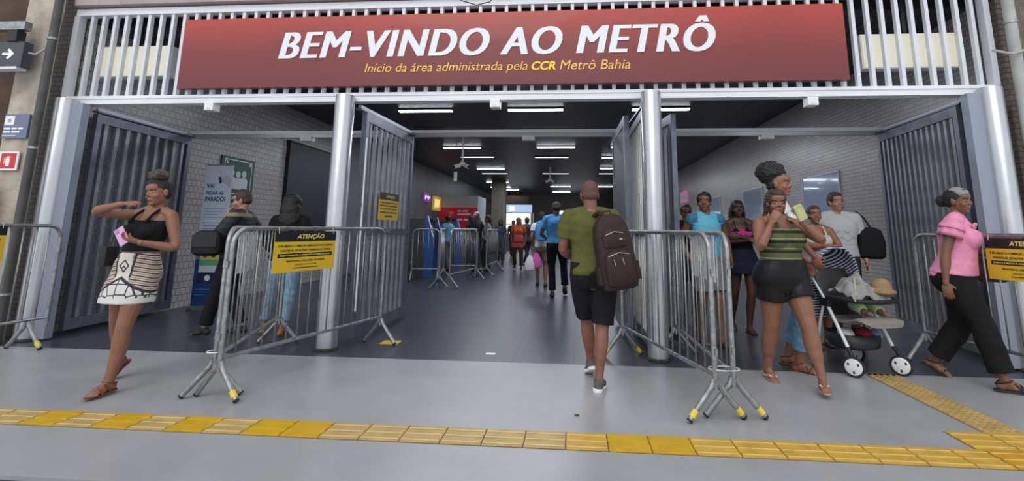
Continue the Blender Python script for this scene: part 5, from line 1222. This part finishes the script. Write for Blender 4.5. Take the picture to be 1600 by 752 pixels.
for a_, b_, c_, d_ in ((-.05,.12,2.03,2.09), (.17,.42,2.03,2.09), (-.05,.55,1.88,1.96), (-.2,.18,1.63,1.71), (.24,.6,1.63,1.71)): MB().box((a_, -.036, c_), (b_, -.0305, d_)).build('band_text', M['white'], t)
mb = MB()
for k in range(3):
    r0 = .06+k*.06; mb.tube([(-.35+r0*math.cos(q), -.036, 1.84+r0*math.sin(q)) for q in [R(50+j*8) for j in range(11)]], .012, 6)
mb.build('wireless_symbol', M['white'], t)
t = thing('square_pillar', 'beige square pillar between the red booth and the lit shop', 'pillar', (-3.95, 25.5, 0)); MB().box((-.36, 0, 0), (.36, .7, ZC)).build('shaft', mat('beige_paint', (.20, .18, .14), .7, noise=.2), t, bevel=.02); MB().box((-.38, -.02, 0), (.38, .72, .15)).build('plinth', M['dark'], t)
t = thing('shop_front', 'brightly lit shop front with a pale blue fascia at the end of the hall', 'shop', (-4.0, 32, 0))
MB().box((-1.3, -.15, 2.36), (1.3, 0, 2.86)).build('fascia', mat('fascia_pale_blue', (.42, .55, .75), .4, emit=.7), t); MB().box((-.15, -.17, 2.48), (.15, -.151, 2.74)).build('logo_panel', mat('logo_white', (.8, .9, 1), .4, emit=1.2), t)
MB().box((-1.3, 1.2, 0), (1.3, 1.3, 2.36)).build('back_wall', mat('shop_interior', (.75, .74, .70), .6, emit=1.0), t)
for x in (-1.3, 1.22): MB().box((x, 0, 0), (x+.08, 1.2, 2.36)).build('side_wall', D.materials['booth_white'], t)
MB().box((-1.2, .5, 0), (.5, .8, .95)).build('counter', mat('shop_counter', (.30, .28, .26), .5), t)
for i in range(3): MB().box((-1.15, 1.05, .7+i*.45), (1.15, 1.19, .73+i*.45)).build('shelf', M['galv'], t)
for i in range(-3, 4): MB().box((i*.33-.1, 1.08, .74), (i*.33+.08, 1.18, .98)).build('goods', (blu, M['signyellow'], rd)[i % 3], t)
MB().box((-.95, -.1, 2.95), (1.05, 0, 3.45)).build('upper_board', mat('maroon_brown_board', (.10, .055, .045), .6), t); MB().box((-1.02, -.1, 2.9), (-.95, 0, 3.55)).build('board_post', M['bar_white'], t)
t = thing('shop_front', 'small warm-lit kiosk at the far right end of the hall', 'shop', (.25, 33.5, 0)); MB().box((-1.2, 0, 0), (1.2, 1.2, 2.1)).build('body', mat('kiosk_warm', (.65, .58, .48), .6, emit=.55), t); MB().box((-1.25, -.1, 2.1), (1.25, 1.2, 2.55)).build('fascia', mat('kiosk_fascia', (.6, .7, .8), .5, emit=1.1), t); MB().box((-1.0, -.06, 0), (.9, -.001, .95)).build('counter', mdk, t)
for k, (y, z, w_, h2, colr, lb) in enumerate(((19.9, 2.35, .9, .38, (.10, .03, .14), 'small purple lit display on the left wall panels'), (21.5, 2.05, 1.2, .62, (.30, .17, .05), 'amber glittering display on the left wall panels'))):
    t = thing('wall_display', lb, 'display', (XL+.02, y, z), R(90)); MB().box((-w_/2, -.09, 0), (w_/2, -.002, h2)).build('case', mat('display_face_%d' % k, colr, .4, emit=.8), t)
    for i in range(4): MB().box((-w_/2+.1+i*.2, -.093, .1+.06*(i % 2)), (-w_/2+.2+i*.2, -.0905, h2-.12)).build('lit_shape', mat('display_lit_%d' % k, ((.7,.6,.9), (.95,.62,.2))[k], .4, emit=1.2) if i == 0 else D.materials['display_lit_%d' % k], t)
def cctv(x, y, z, lb):
    t = thing('security_camera', lb, 'camera', (x, y, ZC), 0, 'ceiling cameras'); d_ = ZC-z
    MB().tube([(0, 0, 0), (0, 0, -d_+.09)], .028, 10).build('drop_pole', M['white'], t, True)
    mb = MB(); mb.ell((0, 0, -d_+.04), ((.09,0,0),(0,.09,0),(0,0,.06)), 16, 10); mb.build('mount', M['white'], t, True)
    for s_, yy in ((1, -.02), (-1, .01)):
        A = Vector((s_*.04, yy, -d_)); B = A+Vector((s_*.16, -.12, -.06)); MB().tube([A, A.lerp(B, .25), B], [.03,.055,.055], 12).build('camera_body', M['white'], t, True); MB().tube([B, B+(B-A).normalized()*.02], [.04,.035], 12).build('lens', M['dark'], t, True)
    return t
cctv(-3.02, 13.0, 2.98, 'white double security camera on a ceiling pole, left side of the hall')
cctv(-.95, 20.0, 3.25, 'small security camera on the ceiling in the middle of the hall')
t = thing('antenna', 'small white box antenna hanging below the left ceiling camera', 'antenna', (-3.25, 13.2, 2.55)); MB().box((-.04, -.03, 0), (.04, .03, .26)).build('housing', M['white'], t, bevel=.01); MB().tube([(0, 0, .26), (0, 0, ZC-2.55)], .008, 6).build('hanger', M['dark'], t, True)
# floor stickers, debris
tag(MB().box((-2.14, 5.50, .0005), (-1.94, 5.68, .002)).build('floor_sticker', M['signyellow']), 'small yellow sticker on the dark floor under the barrier foot', 'sticker')
tag(MB().box((-.90, 5.19, .0005), (-.80, 5.26, .002)).build('floor_sticker', M['white']), 'small white sticker on the dark floor near the threshold', 'sticker')
tag(MB().ell((.02, 3.62, .006), ((.018,0,0),(0,.010,0),(0,0,.006)), 8, 6).build('dry_leaf', mat('dry_brown', (.12, .07, .04), .9)), 'tiny brown scrap on the grey floor near the sneakers', 'litter')
tag(MB().tube([(-1.35, 5.19, 3.93), (-1.28, 5.17, 3.86), (-1.10, 5.17, 3.80), (-.95, 5.18, 3.84), (-.88, 5.19, 3.93)], .006, 6).build('loose_cable', M['rubber'], None, True), 'thin black cable sagging over the top rail above the red sign', 'cable')
